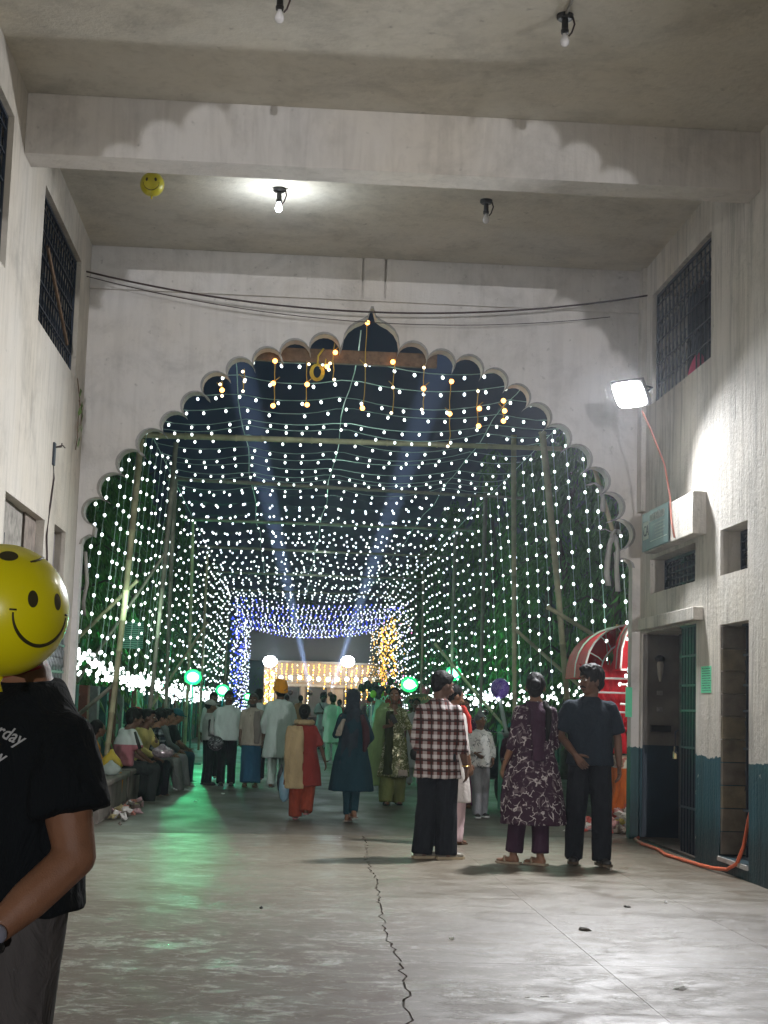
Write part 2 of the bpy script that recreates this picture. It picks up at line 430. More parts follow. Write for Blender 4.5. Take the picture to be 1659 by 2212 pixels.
def slab(poly):
    n = len(poly)
    tri = tessellate_polygon([[Vector((p[0], p[1], 0)) for p in poly]])
    area = sum(poly[i][0]*poly[(i+1) % n][1]-poly[(i+1) % n][0]*poly[i][1] for i in range(n))
    mb = MB(); mb.add([(p[0], p[1], 0) for p in poly] + [(p[0], p[1], -.012) for p in poly],
        [tuple(x) for x in tri] + [(i, (i+1) % n, (i+1) % n+n, i+n) for i in range(n)])
    o = mb.build('slab', M['floor'], floor)
    bm = bmesh.new(); bm.from_mesh(o.data); bmesh.ops.recalc_face_normals(bm, faces=bm.faces)
    bm.faces.ensure_lookup_table()
    up_ = sum(f.normal.z*f.calc_area() for f in bm.faces)
    if up_ < 0: bmesh.ops.reverse_faces(bm, faces=bm.faces)
    bm.to_mesh(o.data); bm.free(); return o
def cols(x0, x1, rows, j=.0011):
    for a, b2 in zip(rows[:-1], rows[1:]):
        a2, c2 = a+j, b2-j
        if b2 > 16: slab([(x0+j, a2), (x1-j, a2), (x1-j, seamY(x1)-j), (x0+j, seamY(x0)-j)])
        else: slab([(x0+j, a2), (x1-j, a2), (x1-j, c2), (x0+j, c2)])
cols(1.79, 2.95, [2, 4.2, 6.4, 8.57, 10.65, 12.8, 14.9, 17]); cols(2.95, XR+.36, [2, 4.2, 6.4, 8.57, 10.65, 12.8, 14.9, 17], .0015)
def edge(a, b2, side):
    w = []
    for (x, y) in crack:
        if a < y < b2: w.append((x + side*(.0055+.006*noise.noise(Vector((y*3, side, 0)))), y))
    return w
for a, b2 in zip([2, 4.9, 7.9, 9.95, 12.6, 14.6], [4.9, 7.9, 9.95, 12.6, 14.6, 17]):
    tb = b2-.001 if b2 < 16 else None
    e = edge(a, min(b2, seamY(.8)-.1), -1)
    slab([(XL, a+.001)] + [(e[0][0], a+.001)] + e[1:-1] + [(e[-1][0], tb or seamY(.8)-.004), (XL, tb or seamY(XL)-.004)])
for a, b2 in zip([2, 4.2, 6.4, 8.57, 10.65, 12.8, 14.9], [4.2, 6.4, 8.57, 10.65, 12.8, 14.9, 17]):
    tb = b2-.001 if b2 < 16 else None
    e = edge(a, min(b2, seamY(.8)-.1), 1)
    slab([(1.789, a+.001), (1.789, tb or seamY(1.789)-.004), (e[-1][0], tb or seamY(.8)-.004)] + list(reversed(e[1:-1])) + [(e[0][0], a+.001)])

# ---- street outside
def road_mat():
    t = NT('street_concrete'); v = t.coord('Object')
    s = t.coord('Object', (1, .6, 1))
    base = t.mix(t.ramp(t.noise(s, .8, 7, .65, .4), [(.35, 0), (.65, 1)]), (.068,.058,.045), (.135,.118,.095))
    base = t.mix(.5, base, t.ramp(t.noise(v, 22, 5, .65), [(.3, .6), (.6, 1.1)]), 'MULTIPLY')
    t.set(base=base, rough=t.ramp(t.noise(s, 1.4, 5), [(.35, .42), (.7, .7)]), spec=.4)
    t.bump(t.math('ADD', t.noise(v, 40, 5), t.noise(v, 6, 4)), .5, .008); return t.mat
M['road'] = road_mat()
mb = MB(); mb.add([(XL-.0, seamY(XL), -.008), (XR+.0, seamY(XR), -.008), (XR, 17.9, -.008), (40, 17.9, -.008), (40, 260, -.008), (-40, 260, -.008), (-40, 17.9, -.008), (XL, 17.9, -.008)], [(0,1,2,3,4,5,6,7)])
mb.build('road', M['road'], label='dark concrete street beyond the arch', cat='road', kind='structure')
boxo('ground', (-120, -90, -.5), (120, 300, -.31), mat_plain('earth', (.07,.06,.045), .95), label='bare earth around the street', cat='ground', kind='structure')
mb = MB(); mb.add([(-6,-80,-.02),(8,-80,-.02),(8,YR-5.9,-.02),(-6,YR-5.9,-.02)], [(0,1,2,3)]); mb.build('approach_road', M['road'], label='street behind the viewer', cat='road', kind='structure')

# ================================================================ grilles, gates, doors
def window_grille(label, x, y0, y1, z0, z1, depth, scroll=True, mat=None):
    root = empty('window_grille', (x, (y0+y1)/2, z0), 0, label, 'window grille')
    w = y1-y0; h = z1-z0; mat = mat or M['iron']
    fr = MB()
    for a, b2 in (((-.012, -w/2+.005, .005), (.012, w/2-.005, .03)), ((-.012, -w/2+.005, h-.03), (.012, w/2-.005, h-.005)), ((-.012, -w/2+.005, .03), (.012, -w/2+.03, h-.03)), ((-.012, w/2-.03, .03), (.012, w/2-.005, h-.03))): fr.box(a, b2)
    for k in (.18, .36, .56, .74, .9): fr.box((-.006, -w/2+.03, h*k), (.006, w/2-.03, h*k+.012))
    fr.build('frame', mat, root)
    n = max(4, int(w/.155)); bar = MB(); bar.box((-.007, -.007, .03), (.007, .007, h-.03)); bmesh_ = bar.mesh('bar', mat)
    for i in range(1, n):
        o = bpy.data.objects.new('bar', bmesh_); link(o, root); o.location = (-.013, -w/2+w*i/n, 0)
    if scroll:
        s = MB(); step = w/n
        for i in range(n):
            yc = -w/2+step*(i+.5)
            for (zc, sg) in ((h*.22, 1), (h*.42, -1), (h*.62, 1), (h*.80, -1)):
                r = step*.38
                pts = [(-.02, yc+r*math.cos(t), zc+sg*r*1.6*math.sin(t)) for t in [PI*k/7 for k in range(8)]]
                pts = [(-.02, yc+r*.45, zc-sg*.05), (-.02, yc+r*1.0, zc-sg*.07)] + pts + [(-.02, yc-r*1.0, zc-sg*.07), (-.02, yc-r*.45, zc-sg*.05)]
                s.tube(pts, .005, 5)
        o = s.build('scrollwork', mat, root); o['kind'] = 'stuff'
    return root
window_grille('dark blue scrollwork grille high in the left wall near the arch', XL-.06, 13.8, 16.3, 4.75, 6.02, .1)
window_grille('grille in the nearest high window of the left wall at the frame edge', XL-.06, 8.6, 12.15, 4.75, 6.02, .1)
gl = window_grille('scrollwork grille high in the right wall beside the floodlight', XR+.06, 14.2, 16.6, 4.78, 6.03, .1); gl.scale.x = -1
window_grille('grille in the nearest high window of the right wall', XR+.06, 8.6, 11.7, 4.78, 6.03, .1).scale.x = -1
window_grille('dark grille of the wide vent under the sign board', XR+.17, 14.73, 16.6, 2.67, 3.05, .1).scale.x = -1
window_grille('dark grille of the small square vent above the second door', XR+.20, 13.02, 13.86, 2.65, 3.07, .1).scale.x = -1
# slanting wooden batten across the left window
mb = MB(); mb.tube([(XL-.02, 14.2, 5.55), (XL-.02, 15.75, 4.98)], .018, 6); mb.build('wooden_batten', M['wood'], label='thin wooden batten leaning across the upper left grille', cat='batten')
# pink cloth behind the right window
mb = MB(); mb.lathe([(.02,.26),(.05,.22),(.09,.12),(.12,0)], (XR+.14, 15.15, 4.785), 10); mb.build('pink_cloth', mat_cloth('pink_cloth', (.6,.08,.18)), smooth=True, label='crumpled pink cloth on the sill of the right upper window', cat='cloth')

def folding_gate(label, x, y0, y1, z0, z1, n, mat, lattice=True, sx=1):
    root = empty('folding_gate', (x, y0, z0), 0, label, 'gate'); root.scale.x = sx
    w = y1-y0; h = z1-z0
    bar = MB(); bar.box((-.012, -.007, .02), (.012, .007, h-.02)); bar.box((-.016, -.010, .02), (-.012, .010, h-.02))
    me = bar.mesh('bar', mat)
    for i in range(n):
        o = bpy.data.objects.new('bar', me); link(o, root); o.location = (.006*(i % 2), w*(i+.5)/n, 0)
    for k, z in enumerate((h*.20, h*.46, h*.62, h*.73, h*.86)):
        r = MB(); r.box((-.024, 0, z), (-.017, w, z+.022)); r.build('rail', mat, root)
    top = MB(); top.box((-.03, -.01, h-.02), (.03, w+.01, h)); top.box((-.03, -.01, 0), (.03, w+.01, .018)); top.build('track', mat, root)
    if lattice:
        s = MB(); m_ = n
        for i in range(m_-1):
            ya, yb = w*(i+.5)/n, w*(i+1.5)/n
            for zc in (h*.1, h*.33, h*.54, h*.8):
                s.tube([(-.02, ya, zc-.09), (-.02, yb, zc+.09)], .004, 4); s.tube([(-.02, yb, zc-.09), (-.02, ya, zc+.09)], .004, 4)
        s.build('lattice', mat, root)['kind'] = 'stuff'
    return root
g1 = folding_gate('dark folding gate pushed to the near side of the first right doorway', XR+.06, 14.70, 15.42, .01, 2.26, 13, M['iron'], False)
g2 = folding_gate('dark lattice folding gate in the second right doorway', XR+.16, 12.99, 13.60, .13, 2.2, 6, M['iron_dull'], True)
g3 = folding_gate('pale metal folding gate on the left wall behind the balloon', XL-.05, 15.32, 16.88, .02, 2.2, 15, mat_plain('grey_gate_metal', (.20,.22,.22), .4, metal=.6), True, -1)
# handle and padlock on the first gate
mb = MB(); mb.tube([(XR+.03, 15.44, .98), (XR+.0, 15.46, 1.0), (XR+.0, 15.46, 1.2), (XR+.03, 15.44, 1.22)], .008, 6); o = mb.build('handle', M['iron'], None); o.parent = g1; o.location = (-(XR+.06), -14.70, -.01)
mb = MB(); mb.box((XR+.0, 15.5, .93), (XR+.03, 15.56, 1.0)); mb.tube([(XR+.015, 15.51, 1.0), (XR+.015, 15.51, 1.05), (XR+.015, 15.55, 1.05), (XR+.015, 15.55, 1.0)], .006, 6)
mb.build('padlock', mat_plain('brass', (.5,.4,.2), .3, metal=1), label='small shiny padlock hanging at the gate handle', cat='padlock')
# doorway 1: inner door frame and painted return with switches
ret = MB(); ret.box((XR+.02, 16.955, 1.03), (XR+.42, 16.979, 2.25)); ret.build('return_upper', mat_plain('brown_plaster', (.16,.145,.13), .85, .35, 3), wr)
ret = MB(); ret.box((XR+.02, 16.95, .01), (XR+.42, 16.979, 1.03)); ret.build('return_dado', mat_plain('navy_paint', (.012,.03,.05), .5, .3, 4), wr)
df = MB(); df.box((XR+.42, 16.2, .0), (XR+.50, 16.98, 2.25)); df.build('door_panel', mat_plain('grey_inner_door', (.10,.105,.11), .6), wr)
sw = empty('switch_board', (XR+.20, 16.95, 1.18), 0, 'dark switch box with a coil of paper on the doorway return', 'switch box')
mb = MB(); mb.box((-.10, -.06, 0), (.12, 0, .07)); mb.build('box', M['black'], sw)
for k, z in enumerate((.22, .40)):
    mb = MB(); mb.box((-.03, -.03, z), (.03, 0, z+.05)); mb.lathe([(.012, 0), (.012, .02)], (0, -.03, z+.01), 8); mb.build('socket', mat_plain('grey_socket', (.2,.19,.18), .6), sw)
lt = empty('wall_bulb_holder', (XR+.19, 16.95, 1.93), 0, 'unlit wall bulb holder inside the first right doorway', 'lamp holder')
mb = MB(); mb.ball((0, -.06, .05), (.055, .05, .045)); mb.build('holder', M['black'], lt)
mb = MB(); mb.lathe([(.012, -.20), (.03, -.12), (.04, -.02), (.03, .02)], (0, -.07, .0), 12); mb.build('tube', mat_plain('dull_glass', (.35,.32,.27), .3), lt)
# second doorway: stone cladding of the far jamb
cl = MB()
for k in range(10):
    z0 = .14+k*.205
    mb = MB(); mb.box((XR+.012, 13.845, z0+.004), (XR+.42, 13.868, min(z0+.2, 2.195))); mb.build('cladding_panel', mat_plain('brown_stone%d' % (k % 3), (.17+.02*(k % 3), .15+.015*(k % 3), .125), .8, .4, 8), wr)

# ================================================================ wall fittings
sg = empty('sign_board', (XR-.13, 16.33, 3.10), 0, 'dark green and grey office sign board with a square emblem', 'sign')
sgm = NT('sign_face'); vv = sgm.coord('Object'); c = sgm.mix(sgm.ramp(sgm.noise(sgm.coord('Object', (1,4,.8)), 2, 4), [(.35, 0), (.7, 1)]), (.035,.055,.065), (.06,.15,.14)); sgm.set(base=c, rough=.35)
mb = MB(); mb.box((-.025, -1.13, 0), (0, 0, .41)); bevel(mb.build('board', sgm.mat, sg), .004)
TEXTS = []
def text_obj(s, size, loc, rot, mat, parent, name='lettering', extrude=.0015, align='LEFT', shear=0, sx=1):
    cu = bpy.data.curves.new(name, 'FONT'); cu.body = s; cu.size = size; cu.extrude = extrude; cu.align_x = align; cu.shear = shear; cu.resolution_u = 2
    o = bpy.data.objects.new(name, cu); link(o, parent); o.location = loc; o.rotation_euler = rot; o.scale.x = sx
    cu.materials.append(mat); TEXTS.append(o); return o
WH = mat_plain('white_lettering', (.62,.64,.6), .6, bump=0); GR = mat_plain('grey_lettering', (.28,.31,.29), .6, bump=0)
RX = (PI/2, 0, -PI/2)
text_obj('SETHY MEHTA & CO', .115, (-.027, -.35, .285), RX, WH, sg, sx=.60)
for k, (y0_, y1_) in enumerate(((-.98,-.42),(-.92,-.60),(-1.0,-.56),(-.95,-.58),(-.90,-.62))):
    mb = MB(); mb.box((-.0265, y0_, .238-.034*k), (-.0252, y1_, .252-.034*k)); mb.build('faded_line', GR, sg)
mb = MB(); mb.box((-.0275, -1.08, .075), (-.025, -.38, .081)); mb.build('rule_line', WH, sg)
mb = MB(); mb.box((-.0285, -.30, .12), (-.0255, -.06, .31)); bevel(mb.build('emblem_plate', mat_plain('emblem_cream', (.5,.52,.46), .5, bump=0), sg), .02, 3)
text_obj('CA', .17, (-.030, -.075, .155), RX, M['iron_dull'], sg, name='emblem')
nt = mat_plain('notice_paper', (.16,.72,.42), .8, .08, 30, bump=.05)
ink = mat_plain('notice_ink', (.05,.12,.09), .8, bump=0)
def notice(label, loc, w, h, rz, rows):
    r = empty('paper_notice', loc, rz, label, 'notice')
    mb = MB(); mb.box((0, -w, 0), (.002, 0, h)); mb.build('sheet', nt, r)
    s = MB(); q = random.Random(int(h*1000))
    for k in range(rows):
        z = h*(1-(k+1)/(rows+1)); y = -.03*w*4
        while y > -w*.88:
            l = q.uniform(.02, .07)*w*2.2; s.box((-.0016, y-l, z-h*.012), (-.0004, y, z+h*.014*q.uniform(.3, 1.4))); y -= l+.012
    s.build('print', ink, r)['kind'] = 'stuff'; return r
nt1 = notice('green notice pasted on the pillar between the two right doors', (XR-.003, 14.49, 1.585), .35, .25, 0, 10)
nt2 = notice('half torn green notice on the strip beside the arch foot', (3.935, YA-.004, 1.33), .075, .33, PI/2, 12)
nt2.rotation_euler = (0, 0, -PI/2); nt2.location = (3.87, YA-.004, 1.33); 
for ch in nt2.children: pass

def bulb(loc, lit=False, label='', strength=40):
    r = empty('ceiling_bulb', loc, 0, label, 'light bulb')
    mb = MB(); mb.lathe([(.075, 0), (.075, -.03), (.06, -.045)], (0,0,0), 16); mb.build('rose', M['black'], r); r.scale = (.84,.84,.84)
    mb = MB(); mb.lathe([(.028, -.045), (.03, -.13), (.036, -.14), (.034, -.17)], (0,0,0), 12); mb.build('holder', M['black'], r)
    mb = MB(); mb.tube([(.07, 0, -.02), (.085, 0, -.08), (.06, 0, -.16), (.035, 0, -.19)], .009, 6); mb.build('flex', M['wire'], r)
    g = MB(); g.lathe([(.018, -.165), (.022, -.19), (.038, -.225), (.041, -.245), (.036, -.27), (.018, -.287), (.004, -.29)], (0,0,0), 16)
    if lit: g.build('glass', mat_emit('lit_bulb_glass', (.86,.94,1), strength), r, True)
    else:
        gm = NT('bulb_glass'); gm.set(base=(.75,.74,.76), rough=.12, spec=.8); gm.b.inputs['Coat Weight'].default_value = .5
        g.build('glass', gm.mat, r, True)
    return r
bulb((-.214*1.03, 10.50, ZC), False, 'unlit bulb on the near ceiling at the top edge of the view')
bulb((1.86, 10.62, ZC), False, 'unlit bulb with a dangling flex on the near ceiling, right')
bulb((-.24, 14.78, ZC), True, 'glowing bulb on the ceiling beyond the beam')
bulb((1.83, 14.82, ZC), False, 'unlit bulb on the ceiling beyond the beam')
def point(name, loc, w, c, r=.03, parent=None):
    ld = bpy.data.lights.new(name, 'POINT'); ld.energy = w; ld.color = c; ld.shadow_soft_size = r
    o = bpy.data.objects.new(name, ld); link(o, parent); o.location = loc; return o
point('bulb_light', (-.24, 14.78, ZC-.34), 26, (.86,.93,1), .04)

def floodlight(label, loc, aim, w, c=(.93,.96,1), s=.17, on_wall=True, es=40, spread=180):
    r = empty('floodlight', loc, 0, label, 'floodlight')
    d = (Vector(aim)-Vector(loc)).normalized(); q = d.to_track_quat('-Z', 'Y')
    r.rotation_mode = 'QUATERNION'; r.rotation_quaternion = q
    mb = MB(); mb.box((-s, -s*.8, .0), (s, s*.8, .05)); bevel(mb.build('housing', mat_plain('grey_cast_metal', (.35,.35,.36), .5, metal=.4), r), .01)
    mb = MB()
    for k in range(9): mb.box((-s+.02+k*(2*s-.04)/9, -s*.7, .05), (-s+.03+k*(2*s-.04)/9, s*.7, .085))
    mb.build('cooling_fins', mat_plain('grey_fins', (.3,.3,.31), .5, metal=.4), r)
    mb = MB(); mb.loft([[(s*.93*math.copysign(abs(math.cos(a))**.45, math.cos(a)), s*.76*math.copysign(abs(math.sin(a))**.45, math.sin(a)), z_) for a in [2*PI*i/32 for i in range(32)]] for z_ in (-.012, -.001)]); mb.build('lens', mat_emit('floodlight_lens', c, es), r)
    mb = MB(); mb.tube([(-s-.01, 0, .03), (-s-.03, 0, .1), (-s*.5, 0, .17), (s*.5, 0, .17), (s+.03, 0, .1), (s+.01, 0, .03)], .01, 6); mb.build('bracket', M['iron_dull'], r)
    ld = bpy.data.lights.new('flood_lamp', 'AREA'); ld.shape = 'RECTANGLE'; ld.size = s*1.7; ld.size_y = s*1.3; ld.energy = w; ld.color = c; ld.spread = math.radians(spread)
    o = bpy.data.objects.new('flood_lamp', ld); link(o, r); o.location = (0, 0, -.02)
    return r
floodlight('blazing white floodlight fixed beside the right upper window', (3.44, 15.42, 4.64), (.0, 11.9, .9), 460, c=(.96,.97,1), s=.19, spread=128)
floodlight('floodlight on the near right wall outside the view', (3.62, 8.6, 4.85), (.2, 9.5, 2.0), 52, c=(1,.97,.92), s=.19)
floodlight('added fill floodlight on the near left wall outside the view', (-2.1, 5.0, 4.9), (1.2, 12.0, 2.5), 76, c=(1,.97,.92), s=.19)  # unseen fill lamp, added to brighten the hall and left wall
# lamp far behind the viewer whose light comes through the rear arch
sp = bpy.data.lights.new('street_lamp_beam', 'SPOT'); sp.energy = 62000; sp.color = (.98,.97,1); sp.spot_size = math.radians(10); sp.spot_blend = .5; sp.shadow_soft_size = .15
so = bpy.data.objects.new('street_lamp_beam', sp); link(so); so.location = (1.75, -60.6, 1.0)
so.rotation_mode = 'QUATERNION'; so.rotation_quaternion = (Vector((.9, 12, 3.6))-so.location).to_track_quat('-Z', 'Y')
hl = empty('work_light', (1.75, -60.9, 0), 0, 'work light standing far behind the viewer', 'work light')
mb = MB(); mb.tube([(0,0,0),(0,0,.8)], .03, 8); mb.build('stand', M['iron_dull'], hl)
mb = MB(); mb.box((-.4,-.06,.75),(.4,.06,1.3)); mb.build('housing', M['iron_dull'], hl)

# ---- cables
def cable(name, pts, r, mat, label, cat='cable', n=6, **kw):
    mb = MB(); mb.tube(pts, r, n); return mb.build(name, mat, None, True, label=label, cat=cat, **kw)
def sag(a, b, s, n=24, wob=0):
    a, b = Vector(a), Vector(b); out = []
    for i in range(n+1):
        t = i/n; p = a.lerp(b, t); p.z -= s*4*t*(1-t) + (wob*noise.noise(Vector((t*5, a.x, a.z))) if wob else 0); out.append(p)
    return out
cable('hanging_cable', sag((XL-.02, 16.7, 6.03), (XR+.02, 16.85, 6.10), .33), .011, M['wire'], 'brown cable sagging across the hall under the ledge')
cable('hanging_cable', sag((XL-.02, 16.75, 5.99), (XR-.4, 16.98, 5.86), .28), .005, M['wire'], 'thin second wire sagging just below the brown cable')
orange = mat_plain('orange_hose', (.60,.12,.05), .45, bump=0)
cable('orange_hose', [(4.6,18.3,.02),(4.05,17.25,.02),(3.86,16.8,.02),(3.80,16.2,.02),(3.82,15.6,.02),(3.76,15.05,.02),(3.80,14.6,.02),(3.84,14.1,.02),(3.86,13.75,.03),(3.90,13.45,.05),(3.93,13.25,.12),(3.96,13.15,.28),(3.98,13.08,.5),(4.0,13.03,.65),(4.1,13.0,.72)], .017, orange, 'orange hose running along the foot of the right wall', 'hose', 8)
cable('lamp_cord', [(3.6,15.55,4.5),(3.68,15.5,4.3),(3.78,15.3,3.9),(3.815,15.2,3.55),(3.81,15.12,3.3),(3.805,14.98,3.12)], .010, mat_plain('salmon_cord', (.55,.22,.17), .5, bump=0), 'salmon cord dropping from the floodlight over the sign')
cable('wall_wire', [(XL+.01,15.1,3.66),(XL+.01,15.2,3.5),(XL+.012,15.05,3.2),(XL+.01,14.95,2.9),(XL+.012,15.1,2.6),(XL+.01,15.02,2.2)], .009, M['wire'], 'black wire snaking down the left wall from a broken box')
jb = empty('junction_box', (XL, 15.12, 3.62), 0, 'broken junction box with loose wires on the left wall', 'junction box')
mb = MB(); mb.box((-.01,-.05,0),(.02,.05,.22)); mb.build('box', M['iron_dull'], jb)
mb = MB(); mb.tube([(.02,.02,.18),(.06,.1,.2),(.05,.2,.25)], .007, 5); mb.tube([(.02,.0,.18),(.07,.12,.22),(.09,.16,.2)], .006, 5); mb.build('loose_wires', M['wire'], jb)
cable('ceiling_conduit', [(1.86-.1,8,ZC-.012),(1.86,10.2,ZC-.012),(1.86,10.6,ZC-.012)], .012, mat_plain('painted_conduit',(.25,.24,.21),.7), 'thin painted conduit on the near ceiling leading to a bulb', 'conduit')
# brackets of dry creeper at the left window corner
cr = empty('creeper', (XL+.02, 16.55, 4.5), 0, 'little green creeper hanging at the corner below the left window', 'plant')
stem = MB(); pts = [(0,-.2,.25),(0,-.1,.18),(.01,0,.05),(.0,.02,-.15),(.01,-.02,-.35),(.0,-.05,-.5)]; stem.tube(pts, .006, 5); stem.tube([(0,0,.05),(.02,.12,-.02),(.01,.16,-.2)], .005, 5); stem.build('stem', M['wood'], cr)
leafm = mat_plain('creeper_leaf', (.12,.22,.05), .5, bump=0)
rr = random.Random(2)
for (y, z) in ((.05,.0),(-.05,-.08),(.14,-.1),(-.06,-.26),(.05,-.22),(.17,-.22),(-.04,-.42),(.04,-.36),(-.1,.12)):
    q = Matrix.Rotation(rr.uniform(-.5,.5), 3, 'Z') @ Matrix.Rotation(rr.uniform(-.5,.5), 3, 'X')
    mb = MB(); mb.add([Vector((.02,y,z))+q@Vector(p) for p in ((0,0,.05),(.01,.035,.01),(0,.02,-.035),(.004,0,-.06),(0,-.02,-.035),(.01,-.035,.01))], [(0,1,2,3,4,5)]); mb.build('leaf', leafm, cr)
# ================================================================ FESTOON LIGHT TUNNEL
BAM = mat_plain('bamboo', (.36,.33,.20), .55, .35, 6, .2, 30)
BAMD = mat_plain('grey_bamboo', (.20,.19,.15), .7, .35, 6, .2, 30)
WIRE = mat_plain('lit_green_flex', (.40,.55,.48), .5, bump=0)  # greenish white light of the bulbs is put into this flex colour
WIRED = mat_plain('dark_flex', (.06,.09,.08), .5, bump=0)
BW = mat_emit('white_bulb_glow', (.90,1.0,.97), 5)
BW2 = mat_emit('cool_bulb_glow', (.80,.90,1.0), 4)
BB = mat_emit('blue_bulb_glow', (.06,.10,1.0), 3)
BL = mat_emit('lilac_bulb_glow', (.55,.55,1.0), 3)
BY = mat_emit('amber_bulb_glow', (1.0,.55,.08), 3)
BO = mat_emit('orange_bulb_glow', (1.0,.42,.10), 9)
BWM = mat_emit('warm_bulb_glow', (1.0,.85,.6), 4)
BP = mat_emit('pink_bulb_glow', (1.0,.3,.6), 3)
rs = random.Random(11)

def bamboo(a, b, r, mat, label, cat='bamboo pole', group=None, name='bamboo_pole', bend=.0):
    a, b = Vector(a), Vector(b); L = (b-a).length; mb = MB(); pts = []; rad = []
    n = max(2, int(L/.38)); side = Vector((rs.uniform(-1,1), rs.uniform(-1,1), rs.uniform(-.5,.5)))*bend
    for i in range(n+1):
        t = i/n; p = a.lerp(b, t) + side*math.sin(PI*t)
        for dt, k in ((-.02, .97), (-.006, 1.16), (.006, 1.16), (.02, .97)):
            if i in (0, n) and dt != 0 and False: continue
            pts.append(p + (b-a).normalized()*dt); rad.append(r*k*(1-.25*t))
    mb.tube(pts, rad, 8); return mb.build(name, mat, None, True, label=label, cat=cat, group=group)

bulb_mb = MB(); bulb_mb.ball((0,0,-.012), (.0200,.0200,.0250), 8, 5)
BULBME = {}
def bulb_mesh(mat):
    if mat.name not in BULBME: BULBME[mat.name] = bulb_mb.mesh('bulb', mat, True)
    return BULBME[mat.name]
def string_light(label, group, pts_fn, n, individual, mats, wire_r=.0058, loc=(0,0,0), jitter=.008, extra=None, br=.026, name='string_light', wire=None):
    """pts_fn(t) gives the cable; n bulbs along it; extra = list of (pos) for bunched bulbs"""
    wire = wire or WIRE
    poss = []
    ph = rs.uniform(.2, .8)
    for i in range(n):
        t = min(.998, max(.002, (i+ph+rs.uniform(-.14, .14))/n))
        if rs.random() < .025: continue
        p = Vector(pts_fn(t)); poss.append(p + Vector((rs.uniform(-jitter, jitter), rs.uniform(-jitter, jitter), -.028-rs.uniform(0, .008))))
    if extra: poss += [Vector(e) for e in extra]
    path = [pts_fn(i/24) for i in range(25)]
    if individual:
        w = MB(); w.tube(path, wire_r, 4)
        root = w.build(name, wire, None, label=label, cat='string lights', group=group)
        for p in poss:
            m_ = mats[0] if len(mats) == 1 or rs.random() < .9 else rs.choice(mats)
            o = bpy.data.objects.new('bulb', bulb_mesh(m_)); link(o, root); o.location = p; o.rotation_euler = (rs.uniform(-.3,.3), rs.uniform(-.3,.3), 0)
        return root
    w = MB(); w.tube(path[::3], wire_r, 3)
    for p in poss:
        w.mi = 1 + rs.randrange(len(mats)) if len(mats) > 1 else 1
        w.ball(p, (br, br, br*1.15), 6, 4)
    return w.build(name, [wire] + list(mats), None, label=label, cat='string lights', group=group)

ORD = ['first','second','third','fourth','fifth','sixth','seventh','eighth','ninth','tenth','eleventh','twelfth','thirteenth','fourteenth','fifteenth','sixteenth','seventeenth','eighteenth','nineteenth','twentieth']
for _t, _o in (('twenty','twentieth'),('thirty','thirtieth'),('forty','fortieth'),('fifty','fiftieth')):
    if _t != 'twenty': ORD.append(_o)
    ORD += [_t+' '+q_ for q_ in ORD[:9]]
sup = [(-2.32, 5.60), (-.80, 5.62), (.72, 5.63), (3.02, 5.68), (4.02, 5.66)]
def roof_fn(y, sg=.10, dz=0, k=1.0):
    xs = [p[0] for p in sup]; L = xs[-1]-xs[0]
    o = [rs.uniform(-.04, .04) for _ in sup]
    sgs = [sg*rs.uniform(.7, 1.3) for _ in sup]
    def f(t):
        x = xs[0] + L*t
        for i in range(len(xs)-1):
            if x <= xs[i+1]+1e-9:
                u = (x-xs[i])/(xs[i+1]-xs[i]); z = sup[i][1]+o[i] + (sup[i+1][1]+o[i+1]-sup[i][1]-o[i])*u - sgs[i]*4*u*(1-u)*((xs[i+1]-xs[i])/1.5)**1.2*k
                return (x, y + .04*math.sin(u*3+y), z + dz)
        return (xs[-1], y, sup[-1][1]+dz)
    return f
ys = [18.75, 19.85, 20.9, 21.9, 22.9, 23.75, 24.45, 25.5, 26.5, 27.45, 28.3, 29.2, 30.1]
for i, y in enumerate(ys):
    string_light('%s row of white bulbs across the tunnel roof counted from the arch' % ORD[i], 'white bulb rows across the tunnel roof', roof_fn(y), 22, True, [BW, BW, BW2])
y = 31.0
while y < 62:
    i += 1
    string_light('%s row of small white bulbs across the tunnel roof counted from the arch' % ORD[i], 'white bulb rows across the tunnel roof', roof_fn(y, .10 + (.05 if y > 45 else 0), rs.uniform(-.12, .08)), 22, False, [BW, BW2], .005, br=.0235, wire=WIRED)
    y += rs.uniform(.8, 1.15)
# lengthwise carrier wires
for k, (x, z) in enumerate(sup[1:4]):
    mb = MB(); mb.tube([(x + .03*math.sin(i), 17.3+i*1.1, z+.02+.03*math.sin(i*1.7)) for i in range(42)], .007, 4)
    mb.build('carrier_wire', WIRE, None, label='%s lengthwise wire carrying the roof bulbs' % ['left', 'middle', 'right'][k], cat='wire')
for x, z, s in ((-2.30, 5.60, 'left'), (4.0, 5.66, 'right')):
    mb = MB(); mb.tube([(x, 17.3+i*1.1, z) for i in range(42)], .007, 4); mb.build('carrier_wire', WIRE, None, label='%s top wire from which the side bulb strings hang' % s, cat='wire')

